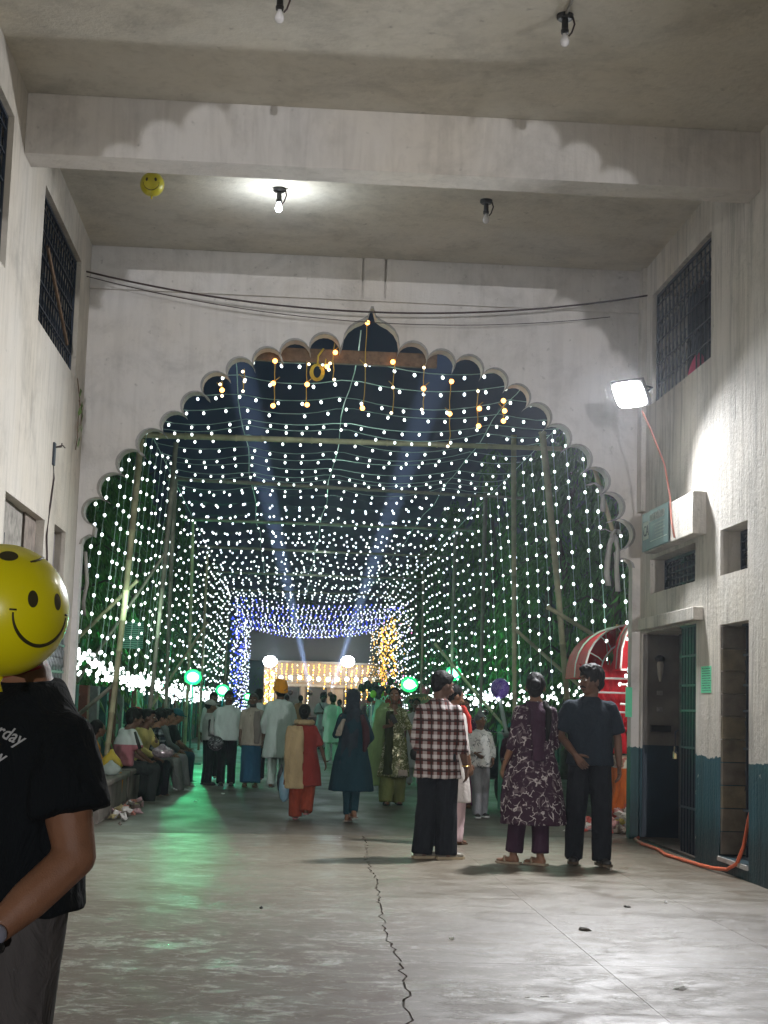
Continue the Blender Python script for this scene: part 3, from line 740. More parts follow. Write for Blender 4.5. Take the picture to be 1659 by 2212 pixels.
# side curtains
def side_fn(x0, x1, y, z0, z1, dy=0):
    b = rs.uniform(-.03, .03)
    return lambda t: (x0+(x1-x0)*t + b*math.sin(PI*t), y+dy*t, z0+(z1-z0)*t)
def bunch(x, y, z, n, r=.10):
    return [(x+rs.gauss(0, r*.6), y+rs.gauss(0, r*.6), z-.03-rs.random()*r*2.3) for _ in range(n)]
def bz(y): return 1.98 if y < 19 else (1.86 if y < 24 else (1.72 if y < 32 else 1.60))
cnt = {}
for side, xa, xb in (('left', -2.27, -2.52), ('right', 3.96, 4.22)):
    y = 17.85; i = 0
    while y < 31:
        z1 = bz(y) + rs.uniform(-.05, .08)
        nm = '%s white bulb string on the %s tunnel side, counting from the arch' % (ORD[i], side)
        string_light(nm, 'bulb strings hanging on the tunnel sides', side_fn(xa, xb+rs.uniform(-.06,.06), y, 5.62, z1, rs.uniform(-.15,.15)), int((5.6-z1)/.245), True, [BW, BW2], extra=bunch(xb, y, z1, 9 if side == 'right' else 5))
        i += 1; y += rs.uniform(.95, 1.15) if side == 'right' else rs.uniform(.85, 1.05)
    while y < 62:
        if side == 'right' and 46.5 < y < 48: y += .7; continue
        z1 = bz(y) + rs.uniform(-.08, .08)
        i += 1
        string_light('%s small white bulb string on the %s tunnel side, counting from the arch' % (ORD[i], side), 'bulb strings hanging on the tunnel sides', side_fn(xa, xb, y, 5.6, z1), int((5.6-z1)/.30), False, [BW, BW2], extra=bunch(xb, y, z1, 7, .10), br=.0235, wire=WIRED)
        y += rs.uniform(.9, 1.2) if side == 'right' else rs.uniform(.85, 1.15)
# thick swag of bunched bulbs along the left side
ya = 16.9; k = 0
for yb in (20.2, 24.0, 29.0, 35.0, 42.0, 52.0):
    za, zb = bz(ya)+.02, bz(yb)
    w = MB(); L = yb-ya
    for q in range(2): w.tube([(-2.5+.03*q, ya+L*i/14, za+(zb-za)*i/14-.10*math.sin(PI*i/14)+.04*q) for i in range(15)], .008, 4)
    nb = int(L*(12 if ya < 30 else 8))
    w.mi = 1
    for i in range(nb):
        t = rs.random(); w.ball((-2.5+rs.gauss(0,.07), ya+L*t, za+(zb-za)*t-.10*math.sin(PI*t)+rs.gauss(0,.06)), (.023,.023,.027), 6, 4)
    w.build('light_swag', [WIRE, BW], None, label='thick swag of bunched white bulbs, %s from the arch along the left side' % ORD[k], cat='light swag', group='bunched bulb swags along the left side'); k += 1
    ya = yb
ya = 31.0; k = 0
for yb in (37, 44, 53):
    w = MB(); L = yb-ya; w.tube([(4.2, ya+L*i/10, bz(ya)-.06*math.sin(PI*i/10)) for i in range(11)], .006, 4); w.mi = 1
    for i in range(int(L*7)):
        t = rs.random(); w.ball((4.2+rs.gauss(0,.07), ya+L*t, 1.62-.08*math.sin(PI*t)+rs.gauss(0,.08)), (.030,.030,.033), 6, 4)
    w.build('light_swag', [WIRE, BW], None, label='thick swag of bunched white bulbs, %s along the far right side' % ORD[k], cat='light swag', group='bunched bulb swags along the right side'); ya = yb; k += 1

# blue and white portal further down
blues = [BB, BL, BW2, BW, BL]
y = 63.5; i = -1
while y < 90.5:
    i += 1
    far = (y-63.5)/27
    sg = .22+.25*far
    L0, L1 = -2.25, 5.05
    def f(t, y=y, sg=sg): return (L0+(L1-L0)*t, y, 5.62 - sg*4*t*(1-t) + .03*math.sin(9*t+y))
    string_light('%s blue and white bulb row across the far portal roof, from the front' % ORD[i], 'bulb rows across the far blue portal', f, 34, False, blues if y < 80 else [BW2, BW, BL, BB], .006, br=.027, wire=WIRED)
    y += 1.15
for side, xa in (('left', -2.2), ('right', 5.0)):
    y = 63.6; i = -1
    while y < 91:
        i += 1
        mats = [BB, BL, BW2, BB, BW] if side == 'left' else ([BW2, BY, BL, BW, BWM, BP] if y < 82 else [BW2, BWM, BY])
        if side == 'left' and y > 80: mats = [BW2, BW, BL]
        string_light('%s coloured bulb string on the %s pillar of the far portal, from the front' % (ORD[i], side), 'bulb strings on the far portal pillars', side_fn(xa, xa+rs.uniform(-.1,.1), y, 5.6, .7), 26, False, mats, .005, jitter=.14, br=.028, wire=WIRED)
        y += 1.3
for yy in (70, 74, 77):
    string_light('amber bulb garland on the right portal pillar, %s from the front' % ORD[int((yy-70)/3)], 'amber garlands on the right portal pillar', side_fn(4.85, 4.85, yy, 5.3, .9), 60, False, [BY], .006, jitter=.13, br=.045, name='amber_garland')

# bamboo frame
for k, (y, z0, z1, x0, x1, mt) in enumerate(((24.0, 5.47, 5.52, -2.5, 4.25, BAM), (29.5, 5.58, 5.46, -2.4, 4.5, BAMD), (35.5, 5.5, 5.5, -2.5, 4.3, BAMD), (42, 5.52, 5.48, -2.5, 4.3, BAMD), (50, 5.5, 5.5, -2.5, 4.3, BAMD), (58, 5.5, 5.5, -2.5, 4.3, BAMD))):
    bamboo((x0, y, z0), (x1, y, z1), .052 if k == 0 else .042, mt, '%s bamboo crossbar holding up the bulb roof, counted from the arch' % ORD[k], 'crossbar', 'bamboo crossbars of the light tunnel', 'bamboo_crossbar')
poles = [((-2.02,20.2,4.75),(-2.30,20.2,0),.045,BAM,'pale bamboo pole leaning behind the left bench'),
 ((-1.85,24,5.35),(-2.12,24,0),.040,BAMD,'dark bamboo pole rising behind the seated men'),
 ((-2.25,29.5,5.6),(-2.2,29.5,0),.045,BAMD,'bamboo pole at the left end of the second crossbar'),
 ((-2.3,36,5.5),(-2.25,36,0),.045,BAM,'bamboo pole on the left by the green lamp'),
 ((-2.3,43,5.5),(-2.3,43,0),.045,BAM,'distant bamboo pole on the left of the tunnel'),
 ((3.62,22,5.4),(4.18,22,0),.052,BAM,'leaning bamboo pole right behind the couple'),
 ((3.78,26,6.05),(3.92,26,0),.048,BAM,'straight bamboo pole beside the purple balloon'),
 ((3.95,31,5.9),(3.95,31,0),.045,BAMD,'grey bamboo pole by the right green lamp'),
 ((4.0,37,5.6),(4.0,37,0),.045,BAMD,'distant bamboo pole on the right of the tunnel'),
 ((4.1,46.8,5.5),(4.1,46.8,0),.04,BAM,'thin bamboo pole at the gap in the right curtain'),
 ((5.15,62,5.7),(5.15,62,0),.05,BAM,'tall pole at the right of the blue portal'),
 ((-2.4,62.8,5.7),(-2.4,62.8,0),.05,BAM,'tall pole at the left of the blue portal')]
for a, b, r, mt, lb in poles: bamboo(a, b, r, mt, lb, bend=.04)
braces = [((-3.9,21.5,1.1),(-2.0,20.4,2.9),'slanting bamboo brace at the upper left of the tunnel'),((-3.6,24.2,1.0),(-1.95,24,3.6),'second slanting brace beside the dark pole'),
 ((-3.6,20.4,.3),(-2.2,20.3,1.55),'dark brace crossing low behind the bench'),((-3.3,33,.4),(-1.6,31,2.9),'green lit brace on the left'),
 ((3.75,22,2.85),(5.6,21.5,1.7),'brace running right from the leaning pole'),((3.9,26,2.7),(5.3,24.5,1.3),'brace running down right behind the couple'),
 ((3.2,33,2.7),(4.7,30,.6),'green lit brace running down to the right'),((4.0,19.2,4.65),(4.45,18.0,3.7),'short brace tied beside the arch lobes')]
for a, b, lb in braces: bamboo(a, b, .035, BAMD if 'dark' in lb else BAM, lb, 'brace', None, 'bamboo_brace', .02)
bamboo((3.28,17.75,5.1),(3.80,17.5,3.2), .035, BAM, 'bamboo stick tied with white cloth behind the right lobes', 'brace', None, 'bamboo_brace')
pl = MB(); pl.box((-.50,17.42,5.28),(1.62,17.50,5.44)); o = pl.build('wooden_plank', M['wood'], None, label='brown plank across the top of the arch opening', cat='plank'); bevel(o, .006)

# amber strings dangling from the plank and the lobes
am = [(-.85,5.0,4.86),(-.60,5.16,4.92),(-.25,5.3,4.75),(.12,5.28,4.78),(.42,5.75,5.08),(.78,5.80,4.74),(1.12,5.35,4.72),(1.47,5.3,4.78),(1.78,5.15,4.35),(2.10,5.05,4.62),(2.40,4.95,4.70),(.36,5.3,5.22)]
for k, (x, z0, z1) in enumerate(am):
    w = MB(); y0 = 17.38
    pts = [(x+rs.uniform(-.012,.012), y0, z0+(z1-z0)*i/6) for i in range(7)]; w.tube(pts, .006, 5)
    w.tube([(x, y0, (z0+z1)/2), (x+rs.choice((-1,1))*.06, y0-.02, (z0+z1)/2+.05)], .005, 5)
    root = w.build('amber_string', mat_plain('yellow_cord%d' % (k % 2), (.42,.30,.06), .6, bump=0), None, label='%s amber string dangling in the arch top, counted from the left' % ORD[k], cat='string lights', group='amber strings dangling in the arch top')
    for i in range(3):
        z = z0-.04+(z1-z0)*(i/2)*.95; big = rs.random() < .5
        mb = MB(); mb.ball((x+rs.uniform(-.02,.02), y0-.02, z), (.028 if big else .018,)*3, 8, 6); mb.build('bulb', BO if big else BWM, root, True)
# yellow rope coil
mb = MB()
for j in range(5):
    mb.tube([(.235+(.05+.008*j)*math.cos(t), 17.39+.006*j, 5.16+(.075+.006*j)*math.sin(t)) for t in [2*PI*k/16 for k in range(17)]], .007, 5)
mb.tube([(.235,17.39,5.24),(.24,17.4,5.35),(.30,17.4,5.44)], .012, 6); mb.tube([(.26,17.39,5.2),(.32,17.4,5.24),(.33,17.4,5.32)], .008, 5)
mb.build('rope_coil', mat_plain('yellow_rope', (.55,.42,.04), .6, bump=0), None, True, label='coil of yellow rope hung on the plank at the arch top', cat='rope coil')
# white cloth ties
def ribbon(label, pts_list, c=(.5,.5,.46)):
    mb = MB()
    for pts, w in pts_list:
        rings = []
        for i, p in enumerate(pts):
            p = Vector(p); a = .5*math.sin(i*1.3)
            rings.append([p+Vector((w*math.cos(a),w*math.sin(a)*.6,0)), p+Vector((.006,-.012,0)), p-Vector((w*math.cos(a),w*math.sin(a)*.6,0)), p+Vector((-.006,.012,0))])
        mb.loft(rings)
    return mb.build('cloth_tie', mat_cloth('tie_cloth', c), None, True, label=label, cat='cloth')
ribbon('white cloth knotted round the arch foot on the right', [([(3.62,17.0,3.30),(3.6,16.98,3.36),(3.66,16.98,3.42),(3.7,17.0,3.36)],.03), ([(3.63,17.0,3.36),(3.58,16.99,3.25),(3.56,16.99,3.1),(3.55,16.99,2.9),(3.57,16.99,2.78)],.035), ([(3.65,17.0,3.34),(3.67,16.99,3.2),(3.66,16.99,3.0),(3.68,16.99,2.72)],.03), ([(3.62,17.0,3.38),(3.52,16.99,3.42),(3.47,16.99,3.40)],.02)])
ribbon('white cloth knotted higher on the bamboo stick', [([(3.55,17.5,3.98),(3.5,17.5,4.02),(3.42,17.48,3.98)],.03), ([(3.56,17.5,3.98),(3.6,17.49,3.85),(3.6,17.48,3.68)],.035)])
ribbon('dirty cloth strip hanging at the left arch foot', [([(-2.24,16.98,2.95),(-2.22,16.97,2.8),(-2.2,16.97,2.6),(-2.23,16.97,2.4),(-2.21,16.97,2.25)],.022)], (.3,.3,.27))

# ---- lamps that light the street
def green_lamp(label, loc, w, es=22, s=.14, c=(.05,1.0,.38), face=-1):
    r = empty('green_floodlight', (loc[0], loc[1], 0), 0, label, 'floodlight', 'green floodlights along the street')
    z = loc[2]
    mb = MB(); mb.tube([(0,.06,0),(0,.06,z-.02)], .02, 6); mb.tube([(-.25,.06,0),(.25,.06,0)], .02, 6); mb.build('stand', M['iron_dull'], r)
    mb = MB(); mb.box((-s,.0,z-s*.7),(s,.07,z+s*.7)); mb.build('housing', M['black'], r)
    mb = MB(); mb.ball((0,-.012,z), (s*.75,.008,s*.62), 18, 8); mb.build('lens', mat_emit('green_lens', (.38,1.0,.62), 6), r, True)
    mb = MB(); mb.ball((0,-.004,z), (s*1.12,.006,s*1.0), 20, 8); mb.build('halo_disc', mat_emit('green_halo_glow', (.015,.75,.22), 1.1), r, True)  # emissive disc stands for the green halo round the lens
    point('green_glow', (0,-.16,z), w, c, .10, r)
    return r
green_lamp('brightest green floodlight on the left by the seated people', (-1.98,33.5,1.85), 300, 30, .17)
green_lamp('smaller green floodlight further down on the left', (-1.95,49,1.68), 150, 26, .20, (.05,.9,.6))
green_lamp('tiny green lamp far off on the left', (-1.55,66,1.55), 60, 26, .16)
green_lamp('green floodlight on the right beside the balloon cart', (4.35,54,2.12), 260, 30, .28)
green_lamp('green floodlight on the right above the checked shirt', (4.10,37.6,2.2), 260, 30, .18)
for i, y in enumerate((18.9, 22.5, 26.5, 31, 36, 42, 49, 56)):
    point('roof_bulb_glow', (.8, y, 5.35), 34 if i < 3 else 48, (.75,1.0,.88), .5)
    point('side_bulb_glow', (-2.05, y+1.2, 2.6), 24 if i < 4 else 15, (.66,1.0,.78), .25)
    point('side_bulb_glow', (3.85, y+.6, 2.6), 13, (.55,1.0,.72), .25)
for y in (66, 74, 84): point('portal_glow', (1.3, y, 4.8), 60, (.45,.5,1.0), .6)

# ================================================================ STAGE HOUSE at the end of the street
YS = 95.0
st = empty('stage_house', (2.2, YS, 0), 0, 'cream stage front hung with amber lights at the end of the street', 'building')
CRM = mat_plain('stage_cream', (.42,.34,.27), .8, .25, 1.2); DK = mat_plain('stage_dark', (.06,.065,.07), .8, .2, 1)
def sb(name, a, b, mat): return boxo(name, (a[0]-2.2, a[1]-YS, a[2]), (b[0]-2.2, b[1]-YS, b[2]), mat, st)
sb('wall', (-1.3,YS,0), (6.2,YS+.3,3.85), CRM)
sb('roof', (-2.6,YS+.4,3.9), (6.6,YS+3,5.9), mat_plain('roof_dark_grey', (.05,.055,.06), .7, .2, .5))
sb('roof_edge', (-1.4,YS-.3,3.78), (6.3,YS+.39,3.9), mat_plain('roof_edge_grey', (.25,.24,.22), .7))
sb('lintel', (-1.2,YS-.12,2.35), (6.1,YS-.002,2.5), mat_plain('stage_lintel', (.5,.47,.42), .7))
for x0, x1, z0, z1 in ((-.3,.9,.3,2.3), (1.3,2.6,.3,2.3), (3.6,5.2,.2,2.3)): sb('window', (x0,YS-.05,z0), (x1,YS-.003,z1), DK)
for x in (-.5,1.1,2.9,5.5): sb('pillar', (x-.12,YS-.2,0), (x+.12,YS-.13,2.34), CRM)
for x0 in (-.1, .4): sb('speaker', (x0,YS-.35,1.6), (x0+.35,YS-.21,2.0), M['black'])
sb('platform', (-1.3,YS-3,0), (6.2,YS-.4,.55), mat_plain('stage_platform', (.12,.10,.10), .8))
tr = empty('light_truss', (2.6, YS-1.2, 0), 0, 'metal truss with round white bulbs in front of the stage', 'truss')
mb = MB()
for z in (2.62, 3.0): mb.tube([(-3.2,0,z),(3.2,0,z)], .03, 6)
for i in range(20): mb.tube([(-3.2+i*.32,0,2.62 if i % 2 else 3.0),(-3.2+(i+1)*.32,0,3.0 if i % 2 else 2.62)], .015, 4)
for x in (-3.2,3.2): mb.tube([(x,0,0),(x,0,3.0)], .04, 6)
mb.build('frame', mat_plain('truss_metal', (.3,.3,.3), .4, metal=.7), tr)
for i in range(11):
    mb = MB(); mb.ball((-2.85+i*.57, -.1, 2.84+.03*math.sin(i)), .135, 12, 8); mb.build('globe', mat_emit('globe_glow%d' % (i % 2), ((1,.95,.75), (.85,1,.9))[i % 2], 6), tr, True)
for k, (x, z) in enumerate(((.35,1.95),(1.55,1.95),(2.75,1.92),(4.0,1.9),(5.2,1.88),(.35,1.25),(2.3,1.25))):
    r = empty('par_lamp', (x, YS-1.6, z), 0, '%s round white spot lamp in front of the stage' % ORD[k], 'spot lamp', 'round spot lamps in front of the stage')
    mb = MB(); mb.lathe([(.06,.22),(.15,.18),(.17,0)], (0,0,0), 14); o = mb.build('can', M['black'], r); o.rotation_euler = (PI/2,0,0)
    mb = MB(); mb.ball((0,0,0), (.15,.03,.15), 14, 8); mb.build('lens', mat_emit('par_lens', (.92,.97,1), 9), r, True)
    mb = MB(); mb.tube([(0,.1,0),(0,.1,.3)], .015, 5); mb.build('clamp', M['iron_dull'], r)
for (x, z, nm) in ((-.95,3.80,'left'),(3.78,3.95,'right')):
    r = empty('stage_floodlight', (x, YS-.8, z), 0, 'blinding white floodlight at the upper %s of the stage' % nm, 'floodlight')
    mb = MB(); mb.box((-.28,0,-.22),(.28,.12,.22)); mb.build('housing', M['black'], r)
    mb = MB(); mb.ball((0,-.02,0), (.42,.04,.34), 16, 8); mb.build('lens', mat_emit('stage_lens', (.9,.96,1), 60), r, True)
    mb = MB(); mb.tube([(0,.1,-.2),(0,.1,-z)], .03, 6); mb.build('mast', M['iron_dull'], r)
    point('flood_glow', (0,-.35,0), 170, (.92,.96,1), .3, r)
for k in range(22):
    x = -.9+k*.33; z1 = rs.choice((2.6, 2.2, 1.6, 1.2, 2.7)); 
    string_light('%s amber bulb string hanging down the stage front, from the left' % ORD[k], 'amber strings on the stage front', side_fn(x, x, YS-.45, 3.76, z1), int((3.76-z1)/.14), False, [BY, BY, BWM] if k % 3 else [BY, BO], .006, jitter=.03, br=.045)
for k, x in enumerate((-1.15, -.95, -.75, 5.75, 5.95)):
    string_light('%s thick amber garland on the stage columns, from the left' % ORD[k], 'amber garlands on the stage columns', side_fn(x, x, YS-.6, 3.3 if x < 0 else 5.0, .6), 60, False, [BY, BWM], .006, jitter=.09, br=.05, name='amber_garland')
point('stage_glow', (2.2, YS-2.2, 3.2), 240, (1,.72,.4), .5)
# ================================================================ TREES, FENCES, STALLS
def leaf_mat(name, c, var=.5):
    t = NT(name); oi = t.n('ShaderNodeObjectInfo'); v = t.coord('Object')
    n1 = t.ramp(t.noise(v, 3.2, 3), [(.3, 1-var), (.7, 1.25)])
    col = t.mix(1, c, n1, 'MULTIPLY'); t.set(base=col, rough=.5, spec=.4)
    t.b.inputs['Transmission Weight'].default_value = 0
    return t.mat
LEAF = leaf_mat('drooping_leaf', (.09,.25,.045), .7); BARK = mat_plain('tree_bark', (.09,.075,.06), .9, .4, 10)
def crown_mesh(seed, h0, h1, rad, nb, lp, mats=LEAF):
    q = random.Random(seed); mb = MB()
    for b in range(nb):
        z = h0 + (h1-h0)*(q.random()**.85); k = (z-h0)/(h1-h0)
        R = rad*(1-.75*k**1.6)*q.uniform(.55, 1.08); az = q.uniform(0, 2*PI)
        dirx, diry = math.cos(az), math.sin(az); droop = q.uniform(.5, 1.0)
        clump = .8+.5*noise.noise(Vector((dirx*1.3, diry*1.3, z*.9+seed)))
        if clump < .80: continue
        for j in range(lp):
            t = .25+.75*(j+q.random())/lp
            p = Vector((dirx*R*t, diry*R*t, z + .25*t - droop*.95*t*t)) + Vector((q.gauss(0,.05), q.gauss(0,.05), q.gauss(0,.05)))
            L = q.uniform(.15, .28); w = q.uniform(.018, .032)
            d = Vector((dirx*.35+q.gauss(0,.28), diry*.35+q.gauss(0,.28), -1)).normalized()
            s = d.cross(Vector((q.gauss(0,1), q.gauss(0,1), .1))); s.normalize()
            nrm = d.cross(s)*.012
            mb.add([p, p+d*L*.4+s*w+nrm, p+d*L, p+d*L*.4-s*w+nrm], [(0,1,2,3)])
    return mb
CM = [crown_mesh(s, .95, 8.2, 1.75, 520, 13).mesh('crown', LEAF) for s in (1, 2, 3)]
def trunk(h, seed, parent):
    q = random.Random(seed); mb = MB(); pts = [(q.gauss(0,.03)*i, q.gauss(0,.03)*i, h*i/7) for i in range(8)]
    mb.tube(pts, [.14*(1-.1*i) for i in range(8)], 10)
    for k in range(9):
        z = 1.3+k*.7; a = q.uniform(0, 2*PI); mb.tube([(0,0,z),(math.cos(a)*.6,math.sin(a)*.6,z+.25),(math.cos(a)*1.15,math.sin(a)*1.15,z-.05)], [.035,.022,.010], 5)
    return mb.build('trunk', BARK, parent, True)
ti = 0
for side, xs, ystart in (('left', -4.35, 19.6), ('right', 6.0, 19.8)):
    y = ystart; i = 0
    while y < 92:
        lab = '%s drooping evergreen tree on the %s of the street counted from the arch' % (ORD[i], side)
        t = empty('ashoka_tree', (xs+rs.uniform(-.3,.3), y, 0), rs.uniform(0,6), lab, 'tree', 'drooping evergreens lining the street')
        t.scale = (rs.uniform(.92,1.12),)*2 + (rs.uniform(.9,1.1),)
        c = bpy.data.objects.new('crown', CM[ti % 3]); link(c, t); trunk(6.5, ti, t); ti += 1; i += 1
        y += rs.uniform(3.3, 4.2) if y < 40 else rs.uniform(5, 7)
# dark wooded backdrop far off
for k, (x, y) in enumerate(((-9,60),(-10,85),(12,58),(12,84),(-6,112),(1,116),(8,113),(-8,32),(10.5,34),(-8.5,46),(11,46),(14,108),(-12,108))):
    t = empty('ashoka_tree', (x, y, 0), k, '%s dark tree standing back on the %s, counted outwards from the street' % (ORD[k], 'left' if x < 0 else 'right'), 'tree', 'dark trees standing back from the street')
    t.scale = (2.0,2.0,1.15); c = bpy.data.objects.new('crown', CM[k % 3]); link(c, t); trunk(6.5, 40+k, t)

# fences behind the tree rows
def fence(label, x, y0, y1, h, cols_, step=1.6):
    r = empty('compound_fence', (x, y0, 0), 0, label, 'fence'); n = int((y1-y0)/step)
    mats = [mat_plain('post_%d_%d' % (int(abs(x)*10), i), c, .8, .4, 5) for i, c in enumerate(cols_)]
    mb = MB(); mb.box((-.08,0,-.2),(.08,y1-y0,h*.55)); mb.build('low_wall', mat_plain('fence_wall%d' % int(abs(x)*10), (.12,.13,.12), .9, .4, 3), r)
    for i in range(n+1):
        b_ = MB(); b_.box((-.14,i*step-.14,0),(.14,i*step+.14,h)); bevel(b_.build('post', mats[i % len(mats)], r), .015)
    for z in (h*.7, h*.9):
        b_ = MB(); b_.tube([(0,0,z),(0,y1-y0,z)], .02, 6); b_.build('rail', M['iron_dull'], r)
fence('low fence with grey, teal and brick red posts behind the bench', -3.25, 18.2, 60, 1.55, [(.22,.22,.22),(.04,.12,.11),(.20,.055,.04)], 1.35)
fence('low grey fence along the right side of the street', 7.4, 19, 60, 1.5, [(.16,.17,.16),(.05,.11,.10)], 2.0)
CON = mat_plain('bench_concrete', (.20,.175,.15), .85, .4, 4, .4, 40)
def bench(label, y0, y1, x0=-1.95, x1=-2.55, h=.43):
    r = empty('concrete_bench', (x0, y0, 0), 0, label, 'bench')
    mb = MB(); mb.box((x1-x0,0,h-.07),(0.0,y1-y0,h)); bevel(mb.build('seat', CON, r), .02)
    mb = MB(); mb.box((x1-x0+.03,.04,-.05),(-.04,y1-y0-.04,h-.071)); mb.build('base', CON, r)
bench('near concrete bench end behind the man in black', 17.3, 20.35)
bench('concrete bench where the men are seated', 20.55, 29.5)

# ---- litter
def litter(label, cx, cy, n, sx, sy, zmax, seed, cols_, name='rubbish_heap'):
    q = random.Random(seed); mb = MB(); mats = [mat_plain('litter_%d_%d' % (seed, i), c, .6, .2, 20, bump=.4, bscale=40) for i, c in enumerate(cols_)]
    for i in range(n):
        mb.mi = q.randrange(len(mats)); u = q.gauss(0,.45); v = q.gauss(0,.45); s = q.uniform(.03,.085)
        z = max(0, zmax*(1-u*u-v*v))*q.random(); c = Vector((cx+u*sx, cy+v*sy, z+s*.4))
        rot = Euler((q.uniform(0,6), q.uniform(0,6), q.uniform(0,6))).to_matrix(); vs = []
        n0 = len(mb.v); mb.ball(c, (s, s*q.uniform(.4,.9), s*.5), 7, 5, rot)
        for k in range(n0, len(mb.v)):
            p = Vector(mb.v[k]); p += (p-c)*q.uniform(-.45,.45); p.z = max(p.z, .0); mb.v[k] = tuple(p)
    return mb.build(name, mats, None, label=label, cat='litter', kind='stuff')
litter('heap of torn white, pink and red wrappers below the orange stall', 4.05, 18.15, 150, .55, .35, .26, 4, [(.6,.58,.58),(.62,.35,.33),(.5,.1,.08),(.7,.68,.62),(.3,.25,.2),(.65,.55,.15)])
litter('scattered wrappers along the foot of the near bench', -1.84, 18.9, 60, .12, 1.5, .05, 5, [(.6,.58,.55),(.6,.25,.2),(.35,.3,.15),(.15,.12,.1),(.6,.4,.42)])
litter('a few wrappers on the ground behind the couple', 3.15, 18.9, 16, .3, .3, .05, 6, [(.6,.6,.58),(.65,.6,.15),(.5,.3,.3)])
for k, (x, y, s, c, lb) in enumerate(((2.05,7.9,.035,(.7,.7,.68),'white scrap of paper on the near floor right of centre'),(2.85,11.4,.022,(.75,.75,.75),'tiny white scrap on the floor near the right'),(1.95,9.9,.05,(.06,.05,.04),'dark dry leaf on the floor in the middle right'),(1.05,9.4,.02,(.65,.65,.6),'pale chip on the floor by the centre'),(-.1,10.6,.02,(.03,.03,.03),'black pebble on the floor left of the crack'),(2.5,11.1,.03,(.05,.045,.04),'small dark leaf near the white scrap'),(-1.15,21.4,.03,(.75,.75,.72),'white ball of paper near the seated man\'s feet'),(-.85,23.2,.05,(.7,.72,.68),'white scrap in front of the standing man'))):
    mb = MB(); n0 = 0; mb.ball((0,0,.006), (s,s*.55,.007), 7, 4, Matrix.Rotation(k*1.1, 3, 'Z')); q = random.Random(k)
    mb.v = [(v[0]*q.uniform(.7,1.3), v[1]*q.uniform(.7,1.3), v[2]*q.uniform(.6,1.8)) for v in mb.v]
    o = mb.build('paper_scrap' if c[0] > .5 else 'dry_leaf', mat_plain('scrap%d' % k, c, .8, bump=0), None, label=lb, cat='litter'); o.location = (x, y, 0)

# ---- red stall on the right
REDC = mat_cloth('red_satin', (.70,.02,.035), rough=.55); ORC = mat_cloth('orange_satin', (.72,.17,.03), rough=.45)
WP = mat_plain('white_pipe', (.62,.60,.58), .4, bump=0); GOLD = mat_plain('gold_pole', (.50,.33,.12), .3, .5, 12, metal=.7)
stl = empty('market_stall', (4.75, 19.6, 0), 0, 'stall with arched red hoods on white pipes at the right of the arch', 'stall')
def hood(x0, x1, z0, y0, y1, top):
    mb = MB(); N = 16; cx = (x0+x1)/2; hw = (x1-x0)/2
    r0 = [(cx-hw*math.cos(PI*i/N)-4.75, y0-19.6, z0+top*math.sin(PI*i/N)**.8) for i in range(N+1)]
    r1 = [(x, y1-19.6, z) for x, _, z in r0]
    vs = r0+r1; n = N+1
    mb.add(vs, [(i, i+1, i+1+n, i+n) for i in range(N)])
    c = [(cx-4.75, y1-19.6, z0)]; mb.add(r1+c, [(i+1, i, n) for i in range(N)])
    mb.build('hood', REDC, stl, True)
    f = MB()
    for yy in (y0-.02, (y0+y1)/2): f.tube([(x, yy-19.6, z+.015) for x, _, z in r0], .014, 6)
    inner = [(cx-hw*.72*math.cos(PI*i/N)-4.75, y0-.02-19.6, z0-.05+top*.8*math.sin(PI*i/N)**.8) for i in range(N+1)]; f.tube(inner, .010, 5)
    for k in range(1, 8):
        a, b = r0[k*2], inner[k*2]; f.tube([(a[0], y0-19.62, a[2]), ((a[0]+b[0])/2+.03, y0-19.62, (a[2]+b[2])/2), (b[0], y0-19.62, b[2])], .007, 4)
    f.build('arch_frame', WP, stl, True)
    for z in (z0, z0-.18, z0-.42):
        f = MB(); f.tube([(x0-4.75, y0-19.62, z), (x1-4.75, y0-19.62, z)], .014, 6); f.build('cross_pipe', WP, stl)
hood(3.76, 5.1, 1.80, 19.25, 20.6, .68); hood(4.10, 5.7, 1.90, 18.75, 19.2, .88)
mb = MB(); N = 40
def drape_pt(u, v):
    # u across, v 0 top .. 1 knot
    xl, xr = 3.74, 5.4; kx = 4.30
    s = (1-v)**.8
    x = kx + (xl + (xr-xl)*u - kx)*(s*.95+.05); z = 1.98 - .80*v
    return (x-4.75, 19.55-19.6+.03*math.sin(u*60)*(1-.4*v)+.02*math.sin(u*23), z)
vs = [drape_pt(i/N, j/8) for j in range(9) for i in range(N+1)]
mb.add(vs, [(j*(N+1)+i, j*(N+1)+i+1, (j+1)*(N+1)+i+1, (j+1)*(N+1)+i) for j in range(8) for i in range(N)])
mb.build('curtain', REDC, stl, True)
mb = MB(); mb.loft([[(4.30-4.75+(.05+.05*k/5+.012*math.sin(5*a))*math.cos(a), -.06+(.03+.012*math.sin(7*a))*math.sin(a), 1.16-.30*k/5) for a in [2*PI*i/20 for i in range(20)]] for k in range(6)]); mb.build('curtain_tail', REDC, stl, True)
mb = MB(); mb.tube([(4.22-4.75,-.10,1.16),(4.30-4.75,-.13,1.175),(4.38-4.75,-.10,1.16),(4.5-4.75,-.05,1.24)], [.02,.035,.03,.012], 7); mb.build('curtain_knot', REDC, stl, True)
for x in (4.24, 5.5):
    mb = MB(); mb.tube([(x-4.75,-.02,0),(x-4.75,-.02,2.5)], .022, 8); mb.build('pole', GOLD, stl, True)
